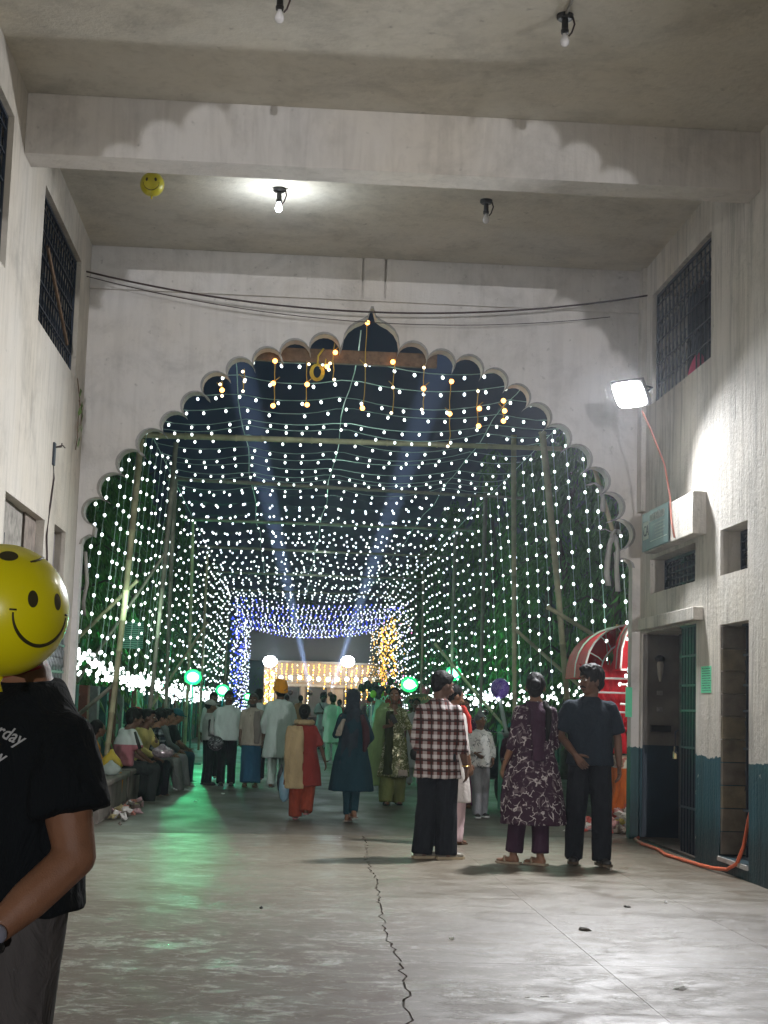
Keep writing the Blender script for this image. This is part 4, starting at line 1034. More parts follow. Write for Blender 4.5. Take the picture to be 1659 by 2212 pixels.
# table with pleated orange skirt
tb = empty('stall_table', (4.2, 18.9, 0), 0, 'table with an embroidered cover and pleated orange satin skirt', 'table')
mb = MB(); mb.box((-.06,-.05,.78),(1.5,.9,.82)); mb.build('table_top', M['wood'], tb)
em = NT('embroidered_cover'); vv = em.coord('Object'); wv = em.n('ShaderNodeTexVoronoi'); wv.inputs['Scale'].default_value = 16; em.l(vv, wv.inputs['Vector'])
em.set(base=em.ramp(wv.outputs['Distance'], [(.15, (.55,.52,.38)), (.25, (.10,.16,.08)), (.45, (.45,.12,.10)), (.6, (.6,.6,.5))]), rough=.4)
mb = MB(); mb.box((-.08,-.07,.821),(1.52,.92,.83)); mb.box((-.08,-.08,.70),(1.52,-.0705,.829)); mb.box((-.09,-.07,.70),(-.0805,.92,.829)); mb.build('table_cover', em.mat, tb)
mb = MB(); N = 150; rows = 12; vs = []
for j in range(rows+1):
    v = j/rows
    for i in range(N+1):
        u = i/N; pull = .10*math.sin(PI*min(1, v*1.15))*(1-u)
        if u < .4: bx, by = -.085, .9-.97*u/.4
        else: bx, by = -.085+1.6*(u-.4)/.6, -.085
        ph = u*190; amp = .016+.012*v
        sh = -.16*max(0, v-.35)*(1 if u > .3 else .3) 
        vs.append((bx+math.cos(ph)*amp*.7+sh-(.02 if u < .4 else 0), by-abs(math.sin(ph))*amp-.02*v, .70-.66*v+(.05*math.sin(u*9) if v > .9 else 0)))
mb.add(vs, [(j*(N+1)+i, j*(N+1)+i+1, (j+1)*(N+1)+i+1, (j+1)*(N+1)+i) for j in range(rows) for i in range(N)]); mb.build('skirt', ORC, tb, True)
point('stall_fill_light', (4.35, 18.15, 1.95), 60, (1,.95,.9), .12)  # added fill in place of the nearby bulb bunches, brightens the stall
mb = MB(); mb.ball((4.35,18.15,1.95), .035, 10, 7); mb.build('added_stall_bulb', mat_emit('added_stall_glow', (1,.95,.88), 30), None, True, label='added bulb brightening the red hoods of the stall', cat='light bulb')  # glowing ball added at the position of the stall fill

# ---- grey counter with a small orange lamp behind the couple
ct = empty('grey_counter', (3.25, 21.2, 0), 0, 'grey green counter standing behind the couple', 'counter')
mb = MB(); mb.box((-.25,-.2,0),(.4,.3,1.02)); bevel(mb.build('cabinet', mat_plain('counter_green', (.10,.15,.14), .6, .3, 3), ct), .01)
mb = MB(); mb.box((-.27,-.22,1.021),(.42,.32,1.05)); mb.build('counter_top', mat_plain('counter_top', (.2,.22,.21), .5), ct)
mb = MB(); mb.box((3.02,20.95,.78),(3.08,20.99,.84)); mb.build('orange_lamp', mat_emit('orange_lamp_glow', (1,.4,.12), 3), None, label='small glowing orange lamp on the grey counter', cat='lamp')
lw = boxo('low_step', (2.95,20.2,0), (3.6,20.7,.38), CON, label='low concrete step beside the grey counter', cat='step')

# ---- scooter
sc_ = empty('parked_scooter', (3.05, 23.0, 0), .35, 'dark scooter parked behind the woman in purple', 'scooter')
DKP = mat_plain('scooter_paint', (.02,.05,.05), .2, bump=0, metal=.3); RUB = mat_plain('tyre_rubber', (.02,.02,.02), .8); CHR = mat_plain('chrome_trim', (.6,.65,.62), .15, bump=0, metal=1)
for y in (-.55, .6):
    w = MB(); w.tube([(0, y+.22*math.cos(t), .25+.22*math.sin(t)) for t in [2*PI*i/20 for i in range(21)]], .05, 8); wo_ = w.build('wheel', RUB, sc_, True)
    w = MB(); w.ball((0,y,.25), (.03,.13,.13), 12, 6); w.build('rim', CHR, wo_, True)
mb = MB(); mb.loft([[(rx*math.cos(a), y, z+rz*math.sin(a)) for a in [2*PI*i/14 for i in range(14)]] for y, z, rx, rz in ((-.5,.55,.05,.10),(-.4,.55,.14,.18),(-.1,.55,.17,.22),(.3,.55,.18,.2),(.7,.62,.12,.12),(.85,.66,.04,.05))]); mb.build('body', DKP, sc_, True)
mb = MB(); mb.loft([[(w_*math.cos(a), -.62-.1*(1-(z-.3)/.8)+.05*math.sin(a), z) for a in [2*PI*i/12 for i in range(12)]] for z, w_ in ((.3,.12),(.5,.2),(.8,.21),(1.0,.14),(1.1,.08))]); mb.build('front_shield', DKP, sc_, True)
mb = MB(); mb.tube([(-.33,-.5,1.08),(-.15,-.58,1.03),(.15,-.58,1.03),(.33,-.5,1.08)], .018, 6); mb.build('handlebar', CHR, sc_)
mb = MB(); mb.box((-.12,-.25,.74),(.12,.6,.82)); bevel(mb.build('seat', M['black'], sc_), .03)
mb = MB(); mb.ball((0,-.68,.95), (.07,.04,.07)); mb.build('headlight', mat_plain('headlight_glass', (.4,.45,.43), .1, bump=0), sc_, True)
for s_ in (-1, 1):
    mb = MB(); mb.tube([(s_*.28,-.52,1.08),(s_*.33,-.54,1.28)], .008, 5); mb.ball((s_*.34,-.54,1.32), (.06,.015,.045), 10, 6); mb.build('mirror', CHR, sc_, True)

# ---- carts, balloons
def cart(label, x, y, c1, word, wc):
    r = empty('ice_cream_cart', (x, y, 0), 0, label, 'cart')
    mb = MB(); N = 12; vs = []
    for yy in (-.3,.35): vs += [(-.42*math.cos(PI*i/N), yy, 1.42+.28*math.sin(PI*i/N)) for i in range(N+1)]
    n = N+1; mb.add(vs, [(i, i+1, i+1+n, i+n) for i in range(N)]+[tuple(range(n))]+[tuple(range(2*n-1, n-1, -1))]); mb.build('canopy', mat_plain('canopy_'+word[:3], c1, .5, bump=0), r, True)
    mb = MB(); mb.tube([(-.24+.03*i, -.315, 1.53+.055*math.sin(i*1.9)+.004*i) for i in range(17)], .014, 5); mb.tube([(-.26,-.315,1.60),(-.22,-.315,1.48)], .016, 5); mb.build('script_flourish', wc, r)
    mb = MB(); mb.box((-.38,-.28,.35),(.38,.33,.95)); bevel(mb.build('box', mat_plain('cart_box'+word[:2], (.10,.17,.17), .5), r), .03)
    for (a, b) in ((-.37,-.27),(.37,-.27),(-.37,.32),(.37,.32)):
        mb = MB(); mb.tube([(a,b,.3),(a,b,1.45)], .014, 6); mb.build('post', CHR, r)
    for s_ in (-1, 1):
        w = MB(); w.tube([(s_*.42, .22*math.cos(t), .24+.22*math.sin(t)) for t in [2*PI*i/18 for i in range(19)]], .025, 6); w.build('wheel', RUB, r, True)
WHT = mat_plain('sign_white', (.75,.75,.75), .5, bump=0)
cart('cart with a red arched canopy and a slanted white flourish', 2.42, 38, (.45,.03,.03), 'Kulfi', WHT)
cart('cart with a dull green arched canopy next to the red one', 3.42, 39.2, (.16,.20,.10), 'Kulfi', mat_plain('sign_orange', (.6,.3,.15), .5, bump=0))
bc = empty('balloon_cluster', (2.0, 35.5, 0), 0, 'cluster of black and lime green balloons on a pole', 'balloons')
mb = MB(); mb.tube([(0,0,0),(0,0,1.7)], .015, 6); mb.build('pole', WP, bc)
BK = mat_plain('black_balloon', (.02,.035,.03), .15, bump=0); LG = mat_plain('lime_balloon', (.22,.50,.03), .2, bump=0)
q = random.Random(9)
for i in range(22):
    mb = MB(); mb.ball((q.gauss(.08,.2), q.gauss(0,.12), 1.72+q.gauss(0,.10)), (.075,.075,.09), 10, 8); mb.build('balloon', LG if i in (3, 15, 8) else BK, bc, True)
mb = MB(); mb.loft([[(rr_*math.cos(a)+.2, rr_*math.sin(a), z) for a in [2*PI*i/12 for i in range(12)]] for z, rr_ in ((0,.22),(.5,.2),(1.1,.17),(1.5,.1))]); mb.build('plastic_cover', mat_plain('pale_plastic', (.35,.5,.4), .3, bump=0), bc, True)
# purple balloon on a pale stick
pb = empty('purple_balloon', (3.02, 21.6, 0), 0, 'purple marbled balloon on a pale plastic stick', 'balloon')
pm = NT('purple_marble'); nz = pm.noise(pm.coord('Object', (1,1,1)), 26, 3, .5, 2.2); pm.set(base=pm.ramp(nz, [(.44, (.12,.05,.42)), (.50, (.42,.30,.70)), (.56, (.13,.055,.45))]), rough=.25); pm.b.inputs['Coat Weight'].default_value = .4
mb = MB(); mb.ball((0,0,1.66), (.136,.136,.146), 20, 14); mb.build('balloon', pm.mat, pb, True)
mb = MB(); mb.tube([(0,0,1.52),(.03,.0,1.36),(.09,0,1.1),(.16,0,.85),(.2,0,.7)], [.022,.03,.028,.03,.02], 8); mb.build('stick', mat_plain('frosted_plastic', (.35,.42,.40), .3, bump=0), pb, True)
mb = MB(); mb.ball((-.03,-.06,1.505), (.022,.015,.022)); mb.build('lamp', mat_emit('balloon_lamp', (.9,1,.95), 8), pb, True)
pkb = empty('pink_balloon', (4.35, 48, 0), 0, 'small pink balloon near the right green lamp', 'balloon')
mb = MB(); mb.ball((.0,0,1.9), .17, 12, 9); mb.build('balloon', mat_plain('pink_balloon', (.6,.2,.22), .3, bump=0), pkb, True); mb = MB(); mb.tube([(0,0,0),(0,0,1.74)], .01, 5); mb.build('stick', WP, pkb)
# green banner on the left pole
bn = empty('green_banner', (-2.62, 26.5, 0), 0, 'small green banner with faint lines hanging by the left curtain', 'banner')
gm = NT('green_banner_cloth'); w_ = gm.n('ShaderNodeTexWave', wave_type='BANDS', bands_direction='Z'); w_.inputs['Scale'].default_value = 9; w_.inputs['Distortion'].default_value = 4; w_.inputs['Detail'].default_value = 3; gm.l(gm.coord('Object'), w_.inputs['Vector']); gm.set(base=gm.ramp(w_.outputs[0], [(.4, (.02,.20,.12)), (.6, (.22,.62,.42))]), rough=.6)
mb = MB(); mb.box((-.20,-.01,2.20),(.18,.01,2.66)); mb.build('sheet', gm.mat, bn)
mb = MB(); mb.tube([(-.22,.02,0),(-.22,.02,2.7)], .015, 5); mb.build('stake', M['wood'], bn)

# ---- smiley balloons
def smiley_mat(name, c):
    t = NT(name); t.set(base=c, rough=.34, spec=.5); t.b.inputs['Subsurface Weight'].default_value = 0; t.b.inputs['Coat Weight'].default_value = .25; t.b.inputs['Coat Roughness'].default_value = .15
    return t.mat
YEL = smiley_mat('yellow_latex', (.92,.80,.004)); FACE = mat_plain('face_print', (.055,.045,.015), .5, bump=0)
def on_sphere(R, u, v, fr):
    """point on sphere: u right, v up (angles) in a frame (right, up, toward)"""
    r_, u_, t_ = fr; return (r_*math.sin(u)*math.cos(v) + u_*math.sin(v) + t_*math.cos(u)*math.cos(v))*R
def face(parent, R, fr, k=1.0, ex=.36):
    for s_, nm in ((-1,'eye'),(1,'eye')):
        N = 20; vs = [on_sphere(R*1.004, s_*ex*k, .17*k, fr)] + [on_sphere(R*1.004, s_*ex*k+.105*k*math.cos(2*PI*i/N), .17*k+.16*k*math.sin(2*PI*i/N), fr) for i in range(N)]
        mb = MB(); mb.add(vs, [(0, 1+i, 1+(i+1) % N) for i in range(N)]); mb.build(nm, FACE, parent, True)
    mb = MB(); pts = []; rd = []
    for i in range(29):
        a = PI*(1.0+i/28) ; x, y = .66*k*math.cos(a), .60*k*math.sin(a)-.10*k
        pts.append(on_sphere(R*1.0, x, y, fr)); rd.append((.012+.014*math.sin(PI*i/28))*R*1.2)
    mb.tube(pts, rd, 6)
    for s_ in (-1, 1): mb.tube([on_sphere(R, s_*.60*k, -.05*k, fr), on_sphere(R, s_*.73*k, -.10*k+.04, fr)], .016*R, 5)
    mb.build('smile', FACE, parent, True)
bl = empty('smiley_balloon', (-.585, 3.2, 1.549), 0, 'big yellow smiling balloon in front of the near man\'s head', 'balloon')
mb = MB(); RB = .136; mb.ball((0,0,0), RB, 48, 32); o = mb.build('balloon', YEL, bl, True)
t_ = (Vector((0,0,EYE))-Vector((-.585,3.2,1.549))).normalized(); r_ = t_.cross(Vector((0,0,1))).normalized()*-1; u_ = r_.cross(t_)*-1
if u_.z < 0: u_ = -u_
if r_.x < 0: r_ = -r_
def frame(rx, uy, roll):
    d = (t_ + r_*math.tan(rx) + u_*math.tan(uy)).normalized(); r2 = (r_ - d*r_.dot(d)).normalized(); u2 = d.cross(r2)
    if u2.z < 0: u2 = -u2
    rr2 = r2*math.cos(roll)+u2*math.sin(roll); uu2 = u2*math.cos(roll)-r2*math.sin(roll); return (rr2, uu2, d)
face(bl, RB, frame(.69, .05, -.02), .80, ex=.30)
def sp2(dx, dy): return (r_*dx + u_*dy + t_*math.sqrt(max(0, 1-dx*dx-dy*dy)))*RB*1.004
N = 20; vs = [sp2(.05, .80)] + [sp2(.05+.14*math.cos(2*PI*i/N), .80+.075*math.sin(2*PI*i/N)) for i in range(N)]
mb = MB(); mb.add(vs, [(0, 1+i, 1+(i+1) % N) for i in range(N)]); mb.build('eye', FACE, bl, True)
mb = MB(); mb.tube([sp2(.37, .73), sp2(.43, .745), sp2(.50, .775), sp2(.555, .81)], [.002,.003,.003,.003], 5); mb.build('smile', FACE, bl, True)
mb = MB(); mb.lathe([(.012,-.03),(.006,-.012),(.012,0)], (0,0,-RB), 8); mb.build('knot', YEL, bl, True)
sbn = empty('smiley_balloon', (-1.455, 14.4, 6.275), 0, 'little yellow smiling balloon floating against the ceiling', 'balloon')
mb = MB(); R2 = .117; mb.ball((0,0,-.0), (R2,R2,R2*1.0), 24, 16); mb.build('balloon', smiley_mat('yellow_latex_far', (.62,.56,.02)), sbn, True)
t_ = (Vector((0,0,EYE))-Vector((-1.455,14.4,6.27))).normalized(); r_ = Vector((1,0,0)); r_ = (r_-t_*r_.dot(t_)).normalized(); u_ = t_.cross(r_); u_ = u_ if u_.z > 0 else -u_
face(sbn, R2, frame(-.1, .28, .0), 1.05)
mb = MB(); mb.lathe([(.010,-.025),(.004,-.01),(.010,0)], (0,0,-R2), 8); mb.build('knot', YEL, sbn, True)
# ================================================================ PEOPLE
QUEUE = []
def queue(mb, name, mat, parent, voxel, smooth=4, fold=0.0, fscale=9, extra=None, kw=None, seed=0):
    me = mb.mesh(name, mat, True); o = bpy.data.objects.new(name, me); link(o, parent)
    r = o.modifiers.new('remesh', 'REMESH'); r.mode = 'VOXEL'; r.voxel_size = voxel; r.use_smooth_shade = True
    sm = o.modifiers.new('smooth', 'SMOOTH'); sm.factor = .5; sm.iterations = smooth
    QUEUE.append((o, fold, fscale, extra, mat, seed)); return o
def flush():
    bpy.context.view_layer.update(); dg = bpy.context.evaluated_depsgraph_get(); new = []
    for o, fold, fs, extra, mat, seed in QUEUE:
        me = bpy.data.meshes.new_from_object(o.evaluated_get(dg)); new.append(me)
    for (o, fold, fs, extra, mat, seed), me in zip(QUEUE, new):
        if fold:
            N = len(me.vertices); co = [0.0]*(3*N); nr = [0.0]*(3*N); me.vertices.foreach_get('co', co); me.vertex_normals.foreach_get('vector', nr); nf = noise.noise
            for i in range(0, 3*N, 3):
                x, y, z_ = co[i], co[i+1], co[i+2]
                k = fold*(1-abs(nf((x*fs+seed, y*fs, z_*fs*.22+seed)))*3.2)*.8 + fold*.5*nf((x*fs*2.3, y*fs*2.3+seed, z_*fs*1.1))
                co[i] = x+nr[i]*k; co[i+1] = y+nr[i+1]*k; co[i+2] = z_+nr[i+2]*k
            me.vertices.foreach_set('co', co)
        if extra is not None and extra.v:
            bm = bmesh.new(); bm.from_mesh(me); vs = [bm.verts.new(v) for v in extra.v]
            for f in extra.f:
                try: bm.faces.new([vs[i] for i in f])
                except ValueError: pass
            bm.to_mesh(me); bm.free()
        me.polygons.foreach_set('use_smooth', [True]*len(me.polygons))
        o.modifiers.clear(); o.data = me; me.update()
        me.materials.clear(); me.materials.append(mat)
        me.polygons.foreach_set('material_index', [0]*len(me.polygons))
    QUEUE.clear()

SKIN = {}
def skin_mat(k):
    if k not in SKIN:
        c = {'brown': (.20,.098,.055), 'dark': (.115,.058,.036), 'fair': (.30,.165,.10), 'tan': (.27,.125,.066)}[k]
        t = NT('skin_'+k); n1 = t.ramp(t.noise(t.coord('Object'), 9, 6), [(.3, .72), (.7, 1.12)])
        t.set(base=t.mix(1, c, n1, 'MULTIPLY'), rough=.52, spec=.4); t.b.inputs['Subsurface Weight'].default_value = .08; t.b.inputs['Subsurface Radius'].default_value = (.02,.008,.004)
        t.bump(t.math('ADD', t.noise(t.coord('Object'), 260, 4), t.math('MULTIPLY', t.noise(t.coord('Object', (1,1,.5)), 26, 4), 1.6)), .35, .004); SKIN[k] = t.mat
    return SKIN[k]
HAIR = mat_plain('black_hair', (.007,.006,.006), .6, .3, 30, .6, 90, spec=.15, bdist=.006)
HAIRG = mat_plain('greying_hair', (.05,.048,.045), .5, .5, 60, .6, 90, bdist=.006)
EYEW = mat_plain('eye_white', (.55,.52,.48), .3, bump=0); EYED = mat_plain('eye_dark', (.012,.008,.006), .2, bump=0)
LIP = mat_plain('lip', (.22,.07,.055), .5, bump=0)

def plaid_mat(name, base, line, dark, sx, sz, wline=.5, wdark=.07, third=None, rot=0):
    t = NT(name); v = t.coord('Object', (1,1,1), (0,0,rot)); sp = t.sep(v)
    ang = t.math('ARCTAN2', sp[0], sp[1]); 
    u = t.math('ADD', sp[0], t.math('MULTIPLY', sp[1], .55))
    fx = t.math('FRACT', t.math('MULTIPLY', t.math('ADD', u, 10), sx)); fz = t.math('FRACT', t.math('MULTIPLY', t.math('ADD', sp[2], 10), sz))
    bx = t.math('LESS_THAN', fx, wline); bz_ = t.math('LESS_THAN', fz, wline)
    both = t.math('ADD', bx, bz_)
    c = t.mix(t.math('MULTIPLY', both, .5), base, line)
    dx = t.math('LESS_THAN', t.math('ABSOLUTE', t.math('SUBTRACT', fx, .78)), wdark); dz = t.math('LESS_THAN', t.math('ABSOLUTE', t.math('SUBTRACT', fz, .78)), wdark)
    c = t.mix(t.math('MULTIPLY', t.math('MAXIMUM', dx, dz), .85), c, dark)
    c = t.mix(.6, c, t.ramp(t.noise(v, 5, 4), [(.3, .7), (.7, 1.05)]), 'MULTIPLY')
    t.set(base=c, rough=.9, spec=.2); t.bump(t.noise(t.coord('Object', (9,9,2.2)), 1.8, 3, .5, .6), .5, .02); return t.mat
def floral_mat(name, base, line, second, scale=11):
    t = NT(name); v = t.coord('Object', (1,1,1)); nz = t.n('ShaderNodeTexNoise'); nz.inputs['Scale'].default_value = 9; t.l(v, nz.inputs['Vector'])
    vv = t.n('ShaderNodeVectorMath', operation='MULTIPLY_ADD'); t.l(nz.outputs['Color'], vv.inputs[0]); vv.inputs[1].default_value = (.16,.16,.16); t.l(v, vv.inputs[2])
    vo = t.n('ShaderNodeTexVoronoi', feature='DISTANCE_TO_EDGE'); vo.inputs['Scale'].default_value = scale; t.l(vv.outputs[0], vo.inputs['Vector'])
    gate = t.ramp(t.noise(v, 15, 3), [(.47, 0), (.54, 1)])
    ln = t.math('MULTIPLY', t.ramp(vo.outputs['Distance'], [(.035, 1), (.065, 0)]), gate)
    vo2 = t.n('ShaderNodeTexVoronoi', feature='F1'); vo2.inputs['Scale'].default_value = scale*1.1; t.l(vv.outputs[0], vo2.inputs['Vector'])
    blot = t.ramp(t.noise(v, 8, 4, .6, 1.5), [(.54, 0), (.60, .8)])
    c = t.mix(blot, base, second); c = t.mix(ln, c, line)
    t.set(base=c, rough=.85, spec=.2); t.bump(t.noise(t.coord('Object', (9,9,2)), 1.7, 3), .4, .02); return t.mat
def sequin_mat(name):
    t = NT(name); v = t.coord('Object'); vo = t.n('ShaderNodeTexVoronoi'); vo.inputs['Scale'].default_value = 70; t.l(v, vo.inputs['Vector'])
    sp = t.sep(vo.outputs['Color']); f = t.ramp(sp[0], [(.55, 0), (.62, 1)])
    area = t.ramp(t.noise(v, 6, 3), [(.42, .15), (.55, 1)])
    f2 = t.math('MULTIPLY', f, area)
    t.set(base=t.mix(f2, (.12,.14,.04), (.75,.72,.5)), rough=t.math('SUBTRACT', .8, t.math('MULTIPLY', f2, .55)), metal=t.math('MULTIPLY', f2, .6)); return t.mat

def seg(mb, a, b, ra, rb, n=10, rounds=True, mid=None):
    a, b = Vector(a), Vector(b)
    if mid: mb.tube([a, a.lerp(b, .5), b], [ra, mid, rb], n)
    else: mb.tube([a, b], [ra, rb], n)
    if rounds: mb.ball(a, ra, 10, 8); mb.ball(b, rb, 10, 8)

BASE = dict(head=(0,.01,1.585), neck=(0,-.015,1.43), chest=(0,0,1.28), waist=(0,0,1.06), pelvis=(0,0,.93),
            shL=(-.160,-.01,1.360), shR=(.160,-.01,1.360), elL=(-.205,-.02,1.09), elR=(.205,-.02,1.09), wrL=(-.215,.05,.86), wrR=(.215,.05,.86),
            hiL=(-.085,0,.92), hiR=(.085,0,.92), knL=(-.09,.02,.50), knR=(.09,.02,.50), anL=(-.095,-.02,.085), anR=(.095,-.02,.085))
SIT = dict(head=(0,.12,1.20), neck=(0,.04,1.05), chest=(0,0,.90), waist=(0,-.04,.68), pelvis=(0,-.05,.54),
           shL=(-.175,.02,1.0), shR=(.175,.02,1.0), elL=(-.22,.12,.74), elR=(.22,.12,.74), wrL=(-.13,.33,.62), wrR=(.13,.33,.62),
           hiL=(-.09,-.04,.52), hiR=(.09,-.04,.52), knL=(-.12,.38,.50), knR=(.12,.38,.50), anL=(-.11,.36,.085), anR=(.11,.36,.085))
def hand(mb, fing, wr, d, n_, s, side, curl=.35, spread=1.0):
    """palm blob joins the body mesh, fingers and thumb are rooted in the palm"""
    d = Vector(d).normalized(); n_ = Vector(n_); n_ = (n_-d*n_.dot(d)).normalized(); a = d.cross(n_)
    # make a point to the thumb side
    a = a*side
    wr = Vector(wr)
    for i in range(4):
        off = (i-1.5)*.019*s*spread; c0 = wr + d*.018*s + a*off*.6; c1 = wr + d*.082*s + a*off
        seg(mb, c0, c1, .0155*s, .0125*s, 8)
    lens = (.058, .070, .074, .066)
    for i in range(4):
        off = (i-1.5)*.0195*s*spread; p = wr + d*.070*s + a*off; pts = [p]; dd = d.copy(); L = lens[i]*s*1.12
        for j in range(3):
            dd = (dd + n_*curl*(.6+.4*j)).normalized(); p = p + dd*L/3*(1.25 if j == 0 else .95); pts.append(p)
        fing.tube(pts, [.0100*s, .0096*s, .0086*s, .0062*s], 7); fing.ball(pts[-1], .0062*s, 7, 5)
    p = wr + d*.022*s + a*.026*s; pts = [p]; dd = (d*.62 + a*.7 + n_*.25).normalized()
    for j in range(3):
        pts.append(pts[-1]+dd*.027*s); dd = (dd + d*.35 + n_*.2).normalized()
    fing.tube(pts, [.0125*s, .0120*s, .0105*s, .0075*s], 7); fing.ball(pts[-1], .0075*s, 7, 5)

def person(label, x, y, h, rz, skin='brown', sit=False, pose=None, top=None, legs=None, hair='short', hy=0.0, hp=0.0, shoes=None, feet=(0,0),
           voxel=.013, curl=.35, hdir=None, hn=None, beard=None, female=False, group=None, z=0, w=1.0, bags=None, face=True, hairmat=None, wide=1.0):
    root = empty('person', (x, y, z), rz, label, 'person', group)
    s = h/1.70; J = dict(SIT if sit else BASE); J.update(pose or {})
    J = {k: Vector(v)*s for k, v in J.items()}
    if female and not (pose and 'shL' in pose): J['shL'].x *= .9; J['shR'].x *= .9
    SK = skin_mat(skin); mb = MB(); fing = MB()
    hd = J['head']; R = Matrix.Rotation(hy, 3, 'Z') @ Matrix.Rotation(hp, 3, 'X')
    s1 = s*(1.08 if not sit else 1.12); H = lambda p: hd + R @ (Vector(p)*s1)
    mb.ball(H((0,-.012,.02)), (.075*s1,.094*s1,.093*s1), 18, 14, R); mb.ball(H((0,.018,-.045)), (.056*s1,.062*s1,.062*s1), 16, 12, R); mb.ball(H((0,.055,-.085)), (.026*s1,.022*s1,.020*s1), 10, 8)
    seg(mb, H((0,.088,.008)), H((0,.112,-.030)), .009*s1, .0155*s1, 8)          # nose
    for e in (-1, 1):
        mb.ball(H((e*.078,-.008,-.012)), (.010*s1,.019*s1,.032*s1), 8, 6, R)
        mb.ball(H((e*.036,.066,-.03)), (.022*s1,.018*s1,.020*s1), 8, 6)
        mb.ball(H((e*.018,.085,-.056)), (.018*s1,.012*s1,.008*s1), 8, 6)
    mb.ball(H((0,.086,.035)), (.04*s1,.010*s1,.010*s1), 8, 6, R)
    nk = .054 if not female else .046
    seg(mb, J['neck']-Vector((0,0,.03*s1)), H((0,-.02,-.05)), (nk+.008)*s1, nk*s1, 12)
    seg(mb, J['neck'], J['chest'], .07*s, .12*s, 12); seg(mb, J['chest'], J['pelvis'], .12*s, .11*s, 12)
    for k, sd in (('L', -1), ('R', 1)):
        sh, el, wr = J['sh'+k], J['el'+k], J['wr'+k]; fa = .86 if female else 1.0
        seg(mb, J['neck']+Vector((0,0,-.05*s)), sh, .045*s, .046*s); seg(mb, sh, el, .050*s*fa*w, .037*s*fa*w, 12, True, .046*s*fa*w); seg(mb, el, wr, .037*s*fa*w, .0245*s*fa, 12, True, .036*s*fa*w)
        d = (hdir or {}).get(k) or ((wr-el).normalized()+Vector((0,.0,-.25))).normalized()
        n_ = (hn or {}).get(k) or Vector((-sd, .15, 0))
        hand(mb, fing, wr, d, n_, s*(.92 if female else 1.0), 1 if sd > 0 else -1, curl)
        hi, kn, an = J['hi'+k], J['kn'+k], J['an'+k]
        seg(mb, J['pelvis'], hi, .08*s, .08*s); seg(mb, hi, kn, .074*s, .050*s, 12); seg(mb, kn, an, .050*s, .034*s, 12, True, .048*s)
        fd = feet[0 if k == 'L' else 1]; ft = Vector((math.sin(-fd), math.cos(fd), 0))
        gz = an.z-.085*s
        a0 = Vector((an.x, an.y, gz+.035*s)); 
        seg(mb, an, a0-ft*.028*s, .034*s, .033*s); 
        mb.ball(a0+ft*.07*s, (.040*s,.04*s,.026*s), 10, 8); mb.ball(a0+ft*.125*s-Vector((0,0,.008*s)), (.040*s,.034*s,.019*s), 10, 8); mb.ball(a0+ft*.02*s, (.034*s,.05*s,.035*s), 10, 8)
    body = queue(mb, 'body', SK, root, voxel*.82, 3, 0, 9, fing)
    if face:
        for e in (-1, 1):
            m_ = MB(); m_.ball(H((e*.030,.0785,.010)), (.0145*s1,.010*s1,.0085*s1), 10, 6, R); eo = m_.build('eye', EYEW, body, True)
            m_ = MB(); m_.ball(H((e*.030,.0860,.010)), (.0068*s1,.004*s1,.0068*s1), 8, 6, R); m_.build('iris', EYED, body, True)
            m_ = MB(); m_.tube([H((e*.014,.095,.030)), H((e*.030,.092,.036)), H((e*.050,.080,.029))], [.0035*s1,.0045*s1,.0025*s1], 6); m_.build('eyebrow', HAIR, body, True)
        m_ = MB(); m_.tube([H((-.024,.082,-.058)), H((0,.096,-.055)), H((.024,.082,-.058))], [.003*s1,.0075*s1,.003*s1], 8); m_.build('lips', LIP, body, True)
    HM = hairmat or HAIR
    if beard in ('mustache', 'full'):
        m_ = MB(); m_.tube([H((-.032,.078,-.052)), H((-.012,.096,-.044)), H((.012,.096,-.044)), H((.032,.078,-.052))], [.005*s1,.009*s1,.009*s1,.005*s1], 8); m_.build('mustache', HM, root, True)
    if beard in ('full', 'stubble'):
        m_ = MB(); m_.ball(H((0,.026,-.068)), (.060*s1,.060*s1,.052*s1), 14, 10, R); queue(m_, 'beard', HM, root, .009, 2, .003, 60)
    # ---- hair and headwear
    def hcap(c, r, name='hair', mat=HM, vox=.011, fold=.004, parts=()):
        m_ = MB(); m_.ball(H(c), tuple(q*s1 for q in r), 18, 14, R)
        for c2, r2 in parts: m_.ball(H(c2), tuple(q*s1 for q in r2), 14, 10, R)
        return queue(m_, name, mat, root, vox, 2, fold*s, 28)
    if hair == 'short': hcap((0,-.026,.040), (.083,.095,.090), parts=[((0,-.060,-.005), (.070,.050,.070)), ((0,.05,.085), (.060,.030,.030))])
    elif hair == 'thick': hcap((0,-.022,.050), (.090,.102,.098), fold=.009, parts=[((0,-.060,-.01), (.074,.055,.07)), ((0,.06,.10), (.065,.035,.035))])
    elif hair == 'bun': hcap((0,-.028,.032), (.084,.096,.094), parts=[((0,-.125,.02), (.045,.04,.045)), ((0,-.06,-.03), (.065,.045,.06))])
    elif hair == 'braid':
        hcap((0,-.028,.034), (.085,.096,.095), parts=[((0,-.065,-.03), (.068,.045,.07)), ((0,-.09,-.10), (.045,.035,.06))])
        m_ = MB(); 
        for k in range(9): m_.ball(H((.02*math.sin(k*1.2),-.10-.006*k,-.15-.042*k)), (.024*s1,.020*s1,.03*s1), 8, 6)
        queue(m_, 'braid', HM, root, .012, 2)
    elif hair and hair[0] == 'turban':
        c = hair[1]; TM = mat_cloth('turban_%d' % int(c[0]*1000+c[1]*100), c, .25, 12)
        m_ = MB()
